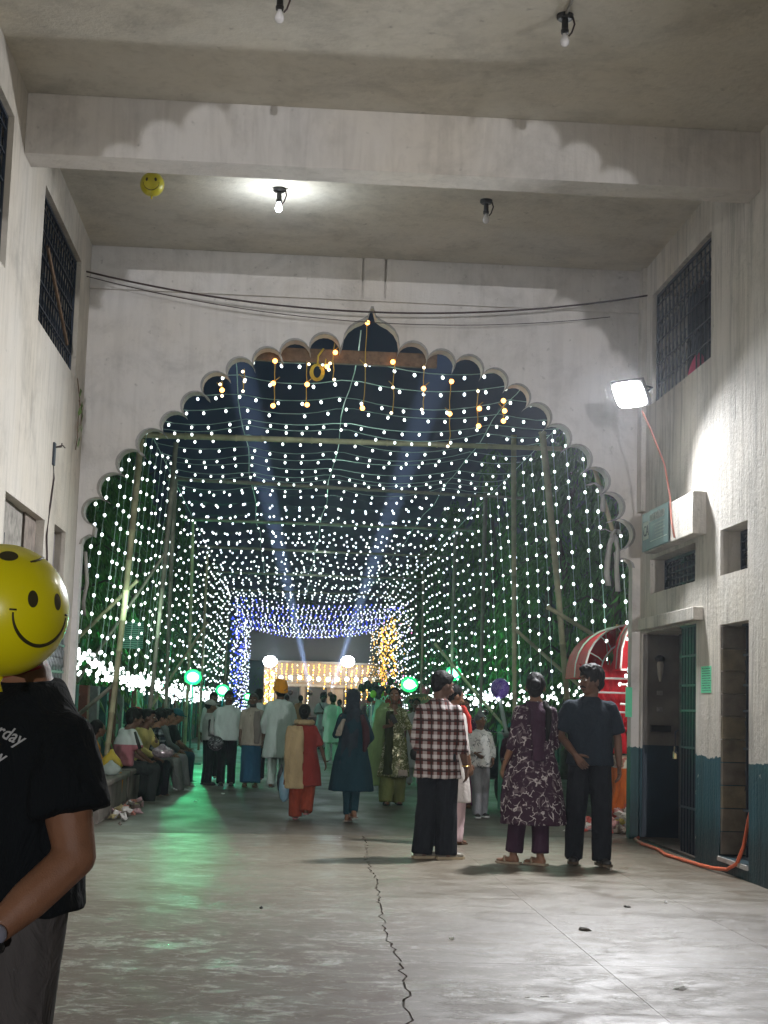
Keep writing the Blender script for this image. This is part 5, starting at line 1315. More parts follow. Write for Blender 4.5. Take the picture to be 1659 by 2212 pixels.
        for k in range(7):
            tlt = Matrix.Rotation(.35-.10*k, 3, 'X') @ Matrix.Rotation(.25*(-1)**k, 3, 'Y'); rr_ = (.112-.006*k)*s; 
            m_.tube([H((0,-.02,.03+.019*k)) + R @ tlt @ Vector((rr_*.92*math.cos(t), rr_*1.12*math.sin(t), 0)) for t in [2*PI*i/22 for i in range(23)]], .021*s1, 7)
        m_.ball(H((0,-.02,.09)), (.095*s1,.108*s1,.085*s1), 16, 12, R)
        if len(hair) > 2: m_.ball(H((0,-.01,.19)), (.045*s1,.045*s1,.03*s1), 12, 8, R)
        queue(m_, 'turban', TM, root, .011, 1, .003*s, 20)
        hcap((0,-.05,-.04), (.070,.052,.052), parts=())
    elif hair and hair[0] == 'patka':
        TM = mat_cloth('patka_cloth', hair[1], .25, 14)
        m_ = MB(); m_.ball(H((0,-.014,.045)), (.087*s1,.104*s1,.084*s1), 18, 14, R); m_.ball(H((0,.02,.15)), (.034*s1,.034*s1,.032*s1), 12, 8, R); m_.ball(H((0,.01,.125)), (.05*s1,.05*s1,.03*s1), 12, 8, R)
        queue(m_, 'patka', TM, root, .010, 2, .003*s, 30)
    elif hair and hair[0] == 'cap':
        TM = mat_cloth('cap_%d' % int(hair[1][0]*1000+hair[1][2]*100), hair[1], .15, 14); hcap((0,-.026,.02), (.080,.093,.080))
        m_ = MB(); m_.ball(H((0,-.012,.062)), (.090*s1,.105*s1,.075*s1), 18, 14, R); m_.ball(H((0,.105,.050)), (.062*s1,.060*s1,.010*s1), 14, 8, R); queue(m_, 'cap', TM, root, .009, 1)
    elif hair and hair[0] == 'scarf':
        TM = hair[1] if not isinstance(hair[1], tuple) else mat_cloth('scarf_%d' % int(hair[1][0]*1000), hair[1], .3, 9)
        hcap((0,-.022,.028), (.080,.094,.090))
        m_ = MB(); m_.ball(H((0,-.030,.030)), (.096*s1,.108*s1,.106*s1), 18, 14, R); m_.ball(H((0,-.050,-.065)), (.082*s1,.085*s1,.08*s1), 16, 12); m_.ball(J['neck']+Vector((0,-.015*s1,.005*s1)), (.115*s1,.095*s1,.055*s1), 16, 10)
        if len(hair) > 2:   # tail hanging down the back
            L = hair[2]*s; xo = hair[3]*s if len(hair) > 3 else 0; ww = (hair[4] if len(hair) > 4 else .11)*s
            m_.loft([[(xo*t+ww*(.75+.3*t)*math.cos(a)+.006*math.sin(9*a), J['neck'].y-(.095+.03*t)*s+.022*s*math.sin(a)*(1-.2*t)+.008*s*math.sin(4*a+5*t), J['neck'].z-L*t) for a in [2*PI*i/24 for i in range(24)]] for t in [k/8 for k in range(9)]])
        queue(m_, 'headscarf', TM, root, .012, 3, .009*s, 14)
    # ---- upper garment
    def prof(zz):
        P = [(.30,.245,.165),(.60,.215,.150),(.75,.200,.140),(.88,.186,.130),(.97,.176,.124),(1.06,.168,.120),(1.18,.180,.122),(1.28,.182,.118),(1.34,.168,.102),(1.385,.128,.084),(1.42,.082,.068),(1.45,.062,.060)]
        if female: P = [(.30,.235,.165),(.60,.212,.155),(.75,.198,.148),(.88,.182,.138),(.97,.164,.120),(1.06,.146,.108),(1.18,.156,.118),(1.28,.160,.122),(1.34,.148,.094),(1.385,.108,.076),(1.42,.066,.060),(1.45,.052,.052)]
        for (z0, a0, b0), (z1, a1, b1) in zip(P, P[1:]):
            if zz <= z1: t = max(0, (zz-z0)/(z1-z0)); return a0+(a1-a0)*t, b0+(b1-b0)*t
        return P[-1][1:]
    if top:
        TM = top['mat']; hem = top.get('hem', .86); fl = top.get('flare', 1.0); ease = top.get('ease', 1.04)*wide; m_ = MB()
        nz_ = 14; rings = []
        topz = top.get('topz', 1.455 if top.get('collar', True) else 1.425)
        for i in range(nz_+1):
            zz = hem + (topz-hem)*i/nz_; a, b = prof(zz+(1.425-topz if 'topz' in top else 0)); f = ease*(1+(fl-1)*max(0, (1.0-zz)/.6)); 
            if sit:
                # follow the seated spine
                t = (zz-.86)/(1.44-.86); keys = [J['pelvis'], J['waist'], J['chest'], J['neck']]; tt = max(0, min(.9999, t))*3; k = int(tt); c = keys[k].lerp(keys[k+1], tt-k)
                rings.append([c+Vector((a*f*s*math.cos(q), b*f*s*math.sin(q), 0)) for q in [2*PI*j/24 for j in range(24)]])
            else:
                lean = J['pelvis'].lerp(J['neck'], max(0, min(1, (zz-.93)/(1.43-.93)))); c = Vector((lean.x, lean.y, zz*s))
                fr_ = 1 if zz > .95 else 1
                rings.append([c+Vector((a*f*s*math.cos(q)*(1+.03*math.sin(5*q+zz*3)*(zz < .8)), b*f*s*math.sin(q)*(1+.03*math.sin(6*q)*(zz < .8)), 0)) for q in [2*PI*j/24 for j in range(24)]])
        m_.loft(rings)
        sl = top.get('sleeve', .45); sr = top.get('sr', 1.0)
        for k in ('L', 'R'):
            sh, el, wr = J['sh'+k], J['el'+k], J['wr'+k]; fa = (.86 if female else 1.0)*sr
            inn = sh.lerp(J['neck'], .55)+Vector((0,0,-.012*s)); m_.ball(sh, (.056*s*fa,)*3, 12, 8); seg(m_, inn, sh, .046*s, .056*s*fa)
            if sl <= .5: e = sh.lerp(el, sl*2); m_.tube([sh, sh.lerp(e, .4), e], [.056*s*fa, .062*s*fa, (.066 if sl > .3 else .06)*s*fa], 12)
            else:
                e = el.lerp(wr, (sl-.5)*2); m_.tube([sh, sh.lerp(el, .3), el], [.057*s*fa, .060*s*fa, .053*s*fa], 12); m_.ball(el, .055*s*fa, 12, 8); m_.tube([el, e], [.055*s*fa, (.050 if sl < .8 else .042)*s*fa], 12)
                if top.get('cuff'): m_.tube([e-(e-el).normalized()*.02*s, e+(e-el).normalized()*.02*s], .056*s*fa, 12)
        queue(m_, top.get('name', 'shirt'), TM, root, voxel, 4, top.get('fold', .007)*s, 7, seed=hash(label) % 50 if False else len(label))
    if legs:
        LM = legs['mat']; m_ = MB(); r0, r1, r2 = legs.get('r', (.095, .078, .068)); cut = legs.get('cut', .0)
        for k in ('L', 'R'):
            hi, kn, an = J['hi'+k], J['kn'+k], J['an'+k]; e = an + Vector((0,0,-.045*s)); e = e.lerp(kn, cut)
            seg(m_, hi, kn, r0*s, r1*s, 14); m_.tube([kn, kn.lerp(e, .6), e], [r1*s, (r1+r2)/2*s*.97, r2*s], 14); seg(m_, J['pelvis'], hi, .11*s*wide, r0*s, 12)
        if legs.get('skirt'):
            m_.loft([[((a_)*s*math.cos(q)*(1+.05*math.sin(7*q)), (b_)*s*math.sin(q)*(1+.05*math.sin(8*q)), zz*s) for q in [2*PI*j/24 for j in range(24)]] for zz, a_, b_ in ((.10,.19,.16),(.5,.18,.15),(.9,.16,.13),(1.0,.15,.12))])
        queue(m_, legs.get('name', 'trousers'), LM, root, voxel, 4, legs.get('fold', .006)*s, 8, seed=3+len(label))
    if shoes:
        for k in ('L', 'R'):
            an = J['an'+k]; fd = feet[0 if k == 'L' else 1]; q = Matrix.Rotation(fd, 3, 'Z'); gz = an.z-.085*s; o_ = Vector((an.x, an.y, gz))
            m_ = MB(); kind = shoes[0]; SM = shoes[1]
            if kind == 'sandal':
                out = [(-.035,-.06),(-.03,-.075),(.03,-.075),(.037,-.06),(.038,0),(.045,.09),(.04,.15),(.0,.175),(-.04,.15),(-.045,.09),(-.038,0)]
                m_.loft([[o_+q@Vector((a*s,b*s,zz*s)) for a, b in out] for zz in (.001,.018)]); m_.build('sandal', SM, root)
                m_ = MB(); m_.tube([o_+q@Vector(v_)*s for v_ in ((-.046,.06,.012),(-.03,.075,.055),(0,.09,.064),(.03,.075,.055),(.046,.06,.012))], .009*s, 6); m_.build('sandal_strap', SM, root)
            else:
                m_.ball(o_+q@Vector((0,-.03,.048))*s, (.043*s,.055*s,.05*s), 12, 8, q); m_.ball(o_+q@Vector((0,.05,.04))*s, (.043*s,.07*s,.038*s), 12, 8, q); m_.ball(o_+q@Vector((0,.115,.034))*s, (.045*s,.06*s,.030*s), 12, 8, q)
                queue(m_, 'shoe', SM, root, .010, 2)
                m_ = MB(); out = [(-.04,-.07),(-.03,-.09),(.03,-.09),(.04,-.07),(.042,0),(.05,.09),(.045,.15),(.0,.185),(-.045,.15),(-.05,.09),(-.042,0)]
                m_.loft([[o_+q@Vector((a*s,b*s,zz*s)) for a, b in out] for zz in (.001,.024)]); m_.build('sole', shoes[2] if len(shoes) > 2 else M['black'], root)
    return root, J, s

def cloth_loft(root, name, mat, path, wds, thick=.018, vox=.012, fold=.006, n=20, wave=.3, side=None):
    """a hanging length of cloth following path, half width wds, across the direction side"""
    m_ = MB(); rings = []
    for i, p in enumerate(path):
        p = Vector(p); sd = Vector(side[i] if isinstance(side, list) else (side or (1,0,0))).normalized(); up_ = Vector(path[min(i+1, len(path)-1)])-Vector(path[max(i-1, 0)]); nn = sd.cross(up_).normalized(); w_ = wds[i] if isinstance(wds, (list, tuple)) else wds
        rings.append([p + sd*w_*math.cos(q) + nn*(thick*math.sin(q) + thick*wave*math.sin(3*q+i)*1.5) for q in [2*PI*j/n for j in range(n)]])
    m_.loft(rings); return queue(m_, name, mat, root, vox, 2, fold, 13)

C_ = mat_cloth
BLACKT = C_('black_trousers', (.010,.012,.016)); NAVYT = C_('navy_trousers', (.012,.016,.024)); GREYJ = C_('grey_jeans', (.30,.31,.33), .5, 7); DKG = C_('charcoal_trousers', (.03,.035,.035))
BRN = mat_plain('brown_leather', (.10,.06,.035), .5); BLKS = mat_plain('black_leather', (.02,.02,.02), .4); TANS = mat_plain('tan_sole', (.35,.28,.18), .7); WHS = mat_plain('white_shoe', (.6,.62,.6), .6)

# 1 man in the checked shirt, back to us
r, J, s = person('man in a brown and white checked shirt and wide black trousers, back to us', 1.432, 14.29, 1.70, -.32, 'dark', hair='short', hy=-.75, hp=-.22, voxel=.011,
  pose=dict(head=(.02,.055,1.575), neck=(0,.01,1.41), elR=(.222,-.03,1.06), wrR=(.25,.08,.83), elL=(-.215,.02,1.06), wrL=(-.17,.13,.90), anL=(-.12,-.03,.085), anR=(.10,.0,.085), shL=(-.168,0,1.345), shR=(.168,0,1.345)),
  top=dict(mat=plaid_mat('brown_check', (.10,.028,.022), (.50,.47,.46), (.018,.014,.014), 11.5, 11, .38, .09), hem=.73, sleeve=.66, ease=1.04, cuff=True, flare=1.05, fold=.009), legs=dict(mat=BLACKT, r=(.108,.100,.098), fold=.007), shoes=('shoe', mat_plain('olive_clog', (.17,.155,.12), .6), TANS), feet=(-.9,-1.0), beard=None, wide=1.05)
cl_ = MB(); cl_.tube([J['neck']+Vector((.075*math.cos(t), .07*math.sin(t)+.0, .012+.01*math.sin(t))) for t in [2*PI*i/16 for i in range(17)]], .020, 8); queue(cl_, 'collar', bpy.data.materials['brown_check'], r, .010, 2)
wt = MB(); wt.tube([J['wrR'].lerp(J['elR'], .06+.03*0)+Vector((.031*math.cos(t), .031*math.sin(t), 0)) for t in [2*PI*i/12 for i in range(13)]], .007, 6); wt.build('bracelet', mat_plain('gold_bracelet', (.6,.4,.12), .3, metal=1, bump=0), r, True)

# 2 woman in the dark floral kurta
FLOR = floral_mat('plum_floral', (.035,.016,.030), (.42,.38,.37), (.14,.11,.12), 12)
PLUM = C_('plum_cloth', (.045,.020,.038))
r, J, s = person('woman in a plum kurta with pale flower print and ankle trousers, back to us', 2.276, 13.96, 1.70, .10, 'brown', hair='bun', hy=-.25, female=True, voxel=.011,
  pose=dict(elL=(-.205,-.02,1.08), wrL=(-.265,.05,.88), elR=(.20,.05,1.08), wrR=(.17,.20,1.0), anL=(-.165,.06,.085), knL=(-.12,.05,.50), anR=(.06,-.03,.085), knR=(.07,.02,.5), neck=(0,-.01,1.43)),
  top=dict(mat=FLOR, hem=.36, sleeve=.66, ease=1.12, flare=1.12, name='kurta', fold=.007, sr=1.15), legs=dict(mat=PLUM, r=(.10,.085,.082), cut=.14), shoes=('sandal', mat_plain('beige_sandal', (.30,.24,.17), .6)), feet=(.9,.75), wide=1.05)
cloth_loft(r, 'dupatta', PLUM, [(-.05,-.105,1.45),(-.02,-.165,1.36),(-.015,-.17,1.2),(-.01,-.162,1.05),(0,-.168,.92)], [.075,.078,.075,.07,.065], .014)
cloth_loft(r, 'dupatta_end', FLOR, [(-.20,-.02,.92),(-.24,-.0,.75),(-.25,.02,.6),(-.25,.02,.44)], [.03,.045,.055,.055], .03)
m_ = MB(); m_.tube([J['wrL']+Vector((.027*math.cos(t), .027*math.sin(t), .045)) for t in [2*PI*i/12 for i in range(13)]], .006, 6); m_.build('bangle', M['black'], r, True)
cloth_loft(r, 'plait', HAIR, [(.06,-.10,1.46),(.085,-.155,1.36),(.08,-.175,1.22),(.075,-.172,1.1)], [.03,.03,.025,.012], .02)

# 3 man in the dark polo walking towards us
DKPOLO = C_('navy_polo', (.014,.021,.030))
r, J, s = person('man in a dark navy half sleeve shirt and black trousers walking towards us', 2.787, 14.0, 1.77, PI-.05, 'dark', hair='thick', hy=-1.0, beard='mustache', hairmat=None, voxel=.011,
  pose=dict(elR=(.26,.0,1.11), wrR=(.15,.20,.95), elL=(-.25,-.03,1.10), wrL=(-.255,.04,.86), shL=(-.178,0,1.355), shR=(.178,0,1.355), anR=(.12,-.06,.10), knR=(.11,.03,.50), anL=(-.10,.12,.10), knL=(-.10,.10,.51)),
  hdir={'R': Vector((-.55,.3,-.75))}, hn={'R': Vector((-.4,-.8,0))},
  top=dict(mat=DKPOLO, hem=.86, sleeve=.42, ease=1.12, sr=1.22, fold=.007), legs=dict(mat=BLACKT, r=(.105,.09,.082)), shoes=('shoe', BLKS, mat_plain('dark_sole', (.07,.05,.03), .7)), feet=(.2,-.15), wide=1.03)
m_ = MB(); m_.tube([J['neck']+Vector((.080*math.cos(t), .075*math.sin(t), .0-.02*math.sin(t))) for t in [2*PI*i/16 for i in range(17)]], .020, 8); queue(m_, 'collar', DKPOLO, r, .010, 2)

# 4 orange turban
PAL = C_('pale_aqua_cotton', (.52,.60,.56), .2)
person('man in an orange turban and pale kurta pyjama walking away', -.061, 24.46, 1.66, -.05, 'dark', hair=('turban', (.75,.30,.02)), hy=.1, face=False,
  pose=dict(elL=(-.25,.0,1.08), wrL=(-.245,.10,.88), elR=(.24,.03,1.10), wrR=(.15,.20,1.02), anL=(-.09,-.16,.14), anR=(.09,.10,.085), knR=(.09,.08,.5)),
  top=dict(mat=PAL, hem=.52, sleeve=.94, ease=1.10, flare=1.05, name='kurta', fold=.009), legs=dict(mat=PAL, r=(.10,.08,.065), name='pyjama'), shoes=('sandal', BLKS), wide=1.06)
# 5 short woman in red
REDK = C_('brick_red_cotton', (.24,.035,.028), .25)
r, J, s = person('short woman in brick red salwar kameez with a beige shawl, walking away', .252, 18.64, 1.35, -.08, 'dark', hair='bun', female=True, face=False,
  pose=dict(elR=(.26,-.02,1.10), wrR=(.33,.06,.86), elL=(-.22,.02,1.10), wrL=(-.235,.08,.86), anR=(.08,-.12,.17), knR=(.09,.06,.5), anL=(-.09,.04,.085)),
  top=dict(mat=REDK, hem=.50, sleeve=.50, ease=1.16, name='kameez', collar=False), legs=dict(mat=C_('rust_salwar', (.32,.06,.03), .4, 14), r=(.12,.11,.10), name='salwar'), shoes=('sandal', mat_plain('pink_sandal', (.35,.12,.12), .6)), wide=1.15)
BEI = C_('beige_shawl_cloth', (.42,.33,.18), .3)
cloth_loft(r, 'shawl', BEI, [(-.10,-.13,1.10),(-.10,-.155,.98),(-.105,-.155,.8),(-.10,-.165,.6),(-.09,-.17,.44),(-.085,-.17,.37)], [.09,.115,.125,.125,.12,.115], .03)
m_ = MB(); m_.tube([J['neck']+Vector((.095*math.cos(t), .08*math.sin(t)-.01, .01)) for t in [2*PI*i/14 for i in range(15)]], .032, 8); queue(m_, 'shawl_wrap', BEI, r, .012, 2, .006, 20)
def bag(label, x, y, z0, h, w_, c, mat=None, name='plastic_bag', cat='bag'):
    b = MB(); b.loft([[(w_*k*math.cos(a)*(1+.12*math.sin(3*a+z_*20)), w_*k*.55*math.sin(a), z_) for a in [2*PI*i/12 for i in range(12)]] for z_, k in ((0,.2),(h*.08,.75),(h*.35,1),(h*.6,.85),(h*.82,.35),(h,.12))])
    o = b.build(name, mat or mat_plain('bag_%s' % name+str(int(c[2]*100)), c, .35, .2, 10), None, True, label=label, cat=cat); o.location = (x, y, z0); return o
bag('pale blue plastic bag hanging from the short woman\'s left hand', .04, 18.66, .20, .44, .065, (.20,.36,.44)); bag('black bag hanging beside the pale blue bag', .0, 18.80, .30, .34, .055, (.02,.025,.03), name='cloth_bag')
# 6 teal woman
TEAL = C_('teal_cotton', (.010,.040,.055), .3); DKS = C_('dark_slate_scarf', (.028,.042,.055), .5, 11)
r, J, s = person('woman in a teal kurta with a dark headscarf hanging down her back', .824, 18.47, 1.53, 0, 'brown', hair=('scarf', DKS, .70, -.05, .13), female=True, face=False, hy=-.1,
  pose=dict(elR=(.25,.03,1.10), wrR=(.20,.20,1.0), elL=(-.22,.08,1.12), wrL=(-.16,.22,1.1), anL=(-.03,.02,.085), anR=(.05,-.08,.14), knL=(-.05,.06,.5), knR=(.07,.06,.5)),
  top=dict(mat=TEAL, hem=.40, sleeve=.9, ease=1.12, flare=1.12, name='kurta', collar=False), legs=dict(mat=C_('petrol_leggings', (.015,.05,.065)), r=(.085,.065,.055), name='leggings', cut=.1), shoes=('sandal', mat_plain('heel_sandal', (.2,.15,.12), .5)), feet=(-.3,.3), wide=1.06)
cloth_loft(r, 'scarf_end', C_('pale_scarf_end', (.30,.28,.22), .4), [(-.11,-.13,1.20),(-.15,-.14,1.1),(-.17,-.14,1.0)], [.02,.035,.04], .016)
m_ = MB(); m_.tube([(.10,-.12,1.26),(.15,-.14,1.1),(.16,-.15,.95),(.14,-.15,.82)], [.03,.045,.045,.02], 10); queue(m_, 'long_plait', C_('plait_dark', (.05,.02,.025)), r, .012, 2)
# 7 green sequin woman
GRN = C_('olive_green_silk', (.14,.16,.05), .35); LGR = C_('light_green_net', (.25,.38,.16), .3)
r, J, s = person('woman in an olive green suit with silver sequins looking up from her phone', 1.55, 21.83, 1.62, PI+.12, 'brown', hair='bun', female=True, hy=-.25, hp=.05,
  pose=dict(elR=(.22,.03,1.12), wrR=(.08,.25,1.15), elL=(-.24,.0,1.10), wrL=(-.30,.08,.90), anR=(.10,.08,.085), anL=(-.11,-.05,.085)), hdir={'R': Vector((-.25,.3,.9))}, hn={'R': Vector((-.2,-1,.2))},
  top=dict(mat=sequin_mat('sequin_cloth'), hem=.40, sleeve=.5, ease=1.10, flare=1.1, name='kameez', collar=False), legs=dict(mat=C_('pale_olive_salwar', (.26,.29,.10)), r=(.12,.12,.10), name='salwar'), shoes=('sandal', BLKS))
cloth_loft(r, 'dupatta', LGR, [(.10,-.10,1.40),(.17,.02,1.30),(.20,.08,1.1),(.25,.09,.85),(.29,.08,.6),(.32,.06,.35),(.33,.06,.26)], [.06,.10,.11,.12,.13,.14,.14], .03)
cloth_loft(r, 'dark_panel', C_('dark_olive_panel', (.05,.065,.025), .5), [(.08,.125,1.3),(.085,.14,1.1),(.09,.155,.85),(.10,.17,.6),(.11,.18,.42)], [.05,.06,.07,.075,.08], .014)
cloth_loft(r, 'pale_hem', C_('pale_pink_hem', (.5,.42,.36)), [(-.12,.165,.50),(-.12,.175,.40)], [.07,.075], .014)
ph = MB(); ph.box((-.035,-.006,-.075),(.035,.006,.075)); po = ph.build('mobile_phone', BLKS, None, label='black mobile phone in the green suited woman\'s hand', cat='phone'); bevel(po, .006)
v_ = Matrix.Rotation(PI+.12, 3, 'Z') @ (J['wrR']+Vector((-.02,.045,.10))*s); po.location = (1.55+v_.x, 21.83+v_.y, v_.z); po.rotation_euler = (.5, .5, PI)
bag('black handbag held low by the green suited woman', 1.88, 21.7, .62, .24, .11, (.015,.015,.015), BLKS, 'handbag')
# 8 far man in white with black turban
r, J, s = person('distant man in white with a dark turban and crossbody bag', 1.19, 47.1, 1.64, PI, 'dark', hair=('turban', (.02,.012,.016)), beard='full', voxel=.016,
  pose=dict(elR=(.25,.0,1.1), wrR=(.05,.20,1.12), elL=(-.25,0,1.10), wrL=(-.27,.08,.88)), top=dict(mat=C_('white_cotton', (.55,.60,.60), .2), hem=.60, sleeve=.45, ease=1.12, name='kurta'), legs=dict(mat=bpy.data.materials['white_cotton'], r=(.11,.10,.09)), shoes=('shoe', BLKS))
m_ = MB(); m_.tube([(.12,.04,1.40),(.05,.135,1.25),(-.08,.145,1.1)], .016, 6); m_.box((-.22,.12,1.0),(-.02,.19,1.12)); m_.build('crossbody_bag', BLKS, r)
# 9 boy
r, J, s = person('boy with a grey patka, white printed shirt and grey jeans looking up', 2.523, 19.81, 1.30, PI+.25, 'brown', hair=('patka', (.16,.17,.18)), hy=.15, hp=.30,
  pose=dict(elR=(.25,.0,1.12), wrR=(.14,.20,1.05), elL=(-.25,-.04,1.10), wrL=(-.20,.10,.95), anL=(-.10,-.06,.085), anR=(.07,.12,.085), knR=(.08,.12,.5)),
  top=dict(mat=floral_mat('white_leaf_print', (.62,.63,.62), (.10,.11,.12), (.5,.52,.52), 14), hem=.82, sleeve=.93, ease=1.12, sr=1.1), legs=dict(mat=GREYJ, r=(.10,.088,.078)), shoes=('shoe', mat_plain('black_canvas', (.03,.03,.03), .7), WHS), feet=(.2,-.2), wide=1.05)
# 10 woman behind boy
person('woman in a dark purple flowered shawl standing behind the boy', 2.52, 21.56, 1.49, PI-.1, 'brown', hair='bun', female=True, hy=.1,
  top=dict(mat=floral_mat('purple_flower_shawl', (.05,.015,.04), (.35,.22,.18), (.10,.05,.07), 10), hem=.55, sleeve=.9, ease=1.15, name='kameez'), legs=dict(mat=C_('magenta_salwar', (.14,.02,.09)), r=(.12,.11,.09), name='salwar'), shoes=('sandal', BRN))
# 11 pink and white woman half hidden behind checked man
r, J, s = person('person in white and pink half hidden behind the checked shirt', 1.74, 15.85, 1.60, -.9, 'brown', hair='bun', female=True, hy=-.3, hp=-.25,
  top=dict(mat=C_('cream_embroidery', (.55,.50,.46), .3, 14), hem=.45, sleeve=.8, ease=1.1, name='kameez'), legs=dict(mat=C_('pale_pink_salwar', (.62,.45,.46)), r=(.10,.09,.08), name='salwar'), shoes=('sandal', BRN))
cloth_loft(r, 'red_dupatta', C_('red_dupatta_cloth', (.5,.05,.04)), [(.12,.0,1.40),(.17,.04,1.28),(.19,.06,1.12)], [.03,.04,.03], .02)
# 12 seated row
def seated(label, x, y, rz, h, **kw):
    return person(label, x, y, h, rz, sit=True, z=-.055, **kw)
PNK = NT('pink_white_shirt'); sp_ = PNK.sep(PNK.coord('Object')); PNK.set(base=PNK.mix(PNK.math('GREATER_THAN', sp_[2], .80), (.36,.13,.15), (.50,.55,.52)), rough=.9); PNK.bump(PNK.noise(PNK.coord('Object', (9,9,2.2)), 1.8, 3), .5, .02)
r, J, s = seated('seated man in a dusty pink shirt with white and black sleeves', -2.12, 21.3, -1.05, 1.62, skin='dark', hair='thick', hy=-.25, face=False, top=dict(mat=PNK.mat, hem=.86, sleeve=.42, sr=1.2, ease=1.14), legs=dict(mat=DKG, r=(.105,.09,.085)), shoes=('sandal', BRN), feet=(0,.2), wide=1.08,
   pose=dict(elR=(.23,.10,.74), wrR=(.15,.32,.60), elL=(-.2,.12,.74), knR=(.13,.40,.50), anR=(.13,.34,.085)))
m_ = MB(); m_.tube([J['shR']+Vector((.055,-.0,.02)), J['shR'].lerp(J['elR'], .45)+Vector((.066,0,0)), J['shR'].lerp(J['elR'], .82)+Vector((.070,0,0))], [.018,.026,.026], 8); m_.build('black_sleeve_stripe', BLKS, r, True)
seated('smiling seated man in a pale yellow shirt', -2.05, 22.75, -2.0, 1.62, skin='dark', hair='short', hy=.25, beard='mustache', top=dict(mat=C_('pale_yellow_cotton', (.50,.43,.15), .2), hem=.86, sleeve=.93, ease=1.12), legs=dict(mat=BLACKT), shoes=('sandal', BRN), pose=dict(elL=(-.2,.14,.8), wrL=(-.05,.24,.86)))
seated('seated youth in a dark plaid shirt and grey trousers', -1.98, 24.0, -1.15, 1.60, skin='brown', hair='thick', hy=-.15, hp=-.25, face=False, top=dict(mat=plaid_mat('navy_plaid', (.035,.05,.065), (.30,.34,.34), (.01,.01,.012), 9, 9, .25, .12), hem=.86, sleeve=.62, ease=1.1), legs=dict(mat=C_('mid_grey_trousers', (.17,.18,.17)), r=(.09,.075,.065)), shoes=('shoe', WHS, WHS), pose=dict(anR=(.13,.46,.085), anL=(-.1,.50,.085)))
seated('seated person in a plain grey shirt and light trousers', -1.98, 25.4, -1.3, 1.62, skin='brown', hair='short', face=False, top=dict(mat=C_('plain_grey_cotton', (.17,.19,.19)), hem=.86, sleeve=.9, ease=1.12), legs=dict(mat=C_('light_grey_trousers', (.33,.31,.33)), r=(.09,.08,.07)), shoes=('shoe', WHS, WHS), pose=dict(anR=(.13,.46,.085)))
seated('seated man in a black t-shirt and a teal cap', -1.92, 26.6, -1.2, 1.60, skin='brown', hair=('cap', (.02,.10,.12)), face=False, hp=-.3, hy=-.1, top=dict(mat=C_('black_tshirt_far', (.015,.02,.02)), hem=.86, sleeve=.42, ease=1.1), legs=dict(mat=C_('blue_jeans', (.04,.08,.12)), r=(.09,.08,.07)), shoes=('shoe', BLKS, WHS))
seated('seated person with a white scarf over the head', -2.15, 27.9, -1.3, 1.55, skin='brown', hair=('scarf', (.55,.58,.56)), female=True, face=False, top=dict(mat=C_('soft_white_cotton', (.45,.48,.46)), hem=.86, sleeve=.9), legs=dict(mat=DKG))
seated('person in a red cap seated behind the plaid shirt', -2.45, 25.0, -1.2, 1.62, skin='brown', hair=('cap', (.45,.03,.03)), face=False, top=dict(mat=DKPOLO, hem=.86, sleeve=.5), legs=dict(mat=DKG))
r, J, s = seated('woman in a mustard orange sari sitting behind the pink shirted man', -2.42, 19.75, -1.2, 1.45, skin='dark', hair='bun', female=True, face=False, hy=.2, top=dict(mat=C_('mustard_sari', (.52,.22,.02), .3), hem=.86, sleeve=.6, ease=1.3, name='sari'), legs=dict(mat=bpy.data.materials['mustard_sari'], r=(.13,.12,.12), name='sari_skirt'))
b1 = bag('yellow and red printed carrier bag standing on the near bench', -2.12, 19.6, .43, .30, .13, (.55,.42,.05)); b2 = bag('pale plastic bag with red print beside the yellow bag', -2.08, 19.2, .43, .18, .12, (.42,.5,.45), name='clear_bag')
b3 = bag('glittering packet on the lap of the yellow shirted man', -1.72, 22.5, .53, .20, .17, (.45,.40,.42), mat_plain('shiny_packet', (.5,.42,.45), .15, .6, 30, metal=.5), 'shiny_packet', 'packet')
# 13 standing group on the left
WSH = C_('white_shirt_cloth', (.52,.60,.57), .2)
r, J, s = person('young man in a white and black jacket with a white cap', -1.208, 25.64, 1.36, -1.2, 'brown', hair=('cap', (.50,.50,.48)), face=False, top=dict(mat=C_('light_jacket', (.45,.47,.45), .2), hem=.90, sleeve=.9, ease=1.1), legs=dict(mat=BLACKT, r=(.10,.085,.08)), shoes=('shoe', BLKS), pose=dict(wrR=(.18,.2,.95)))
cloth_loft(r, 'black_panel', BLKS, [(.155,.0,1.33*.8),(.16,.0,1.15*.8),(.155,.0,.98*.8)], [.07,.075,.07], .02, side=(0,1,0))
person('man in a white shirt and black trousers standing with a round bag', -.90, 25.48, 1.52, PI+.1, 'dark', hair='short', beard='mustache', top=dict(mat=WSH, hem=.82, sleeve=.93, ease=1.14), legs=dict(mat=BLACKT, r=(.10,.085,.075)), shoes=('shoe', BLKS), pose=dict(wrR=(.20,.14,.84)))
hb = MB(); hb.ball((0,0,0), (.13,.12,.12), 14, 10); ho = hb.build('round_bag', floral_mat('mottled_grey', (.04,.04,.045), (.4,.4,.42), (.15,.15,.16), 30), None, True, label='mottled grey round bag between the two young men', cat='bag'); ho.location = (-1.08, 25.3, .68)
r, J, s = person('older man in a beige shirt, grey scarf and blue lungi', -.50, 25.28, 1.49, PI-.1, 'dark', hair='short', beard='stubble', hairmat=HAIRG, top=dict(mat=C_('beige_shirt_cloth', (.38,.33,.27), .3, 12), hem=.76, sleeve=.6, ease=1.1), legs=dict(mat=C_('blue_lungi_cloth', (.03,.10,.17), .3), skirt=True, name='lungi', r=(.10,.10,.10), cut=.1), shoes=('sandal', BRN))
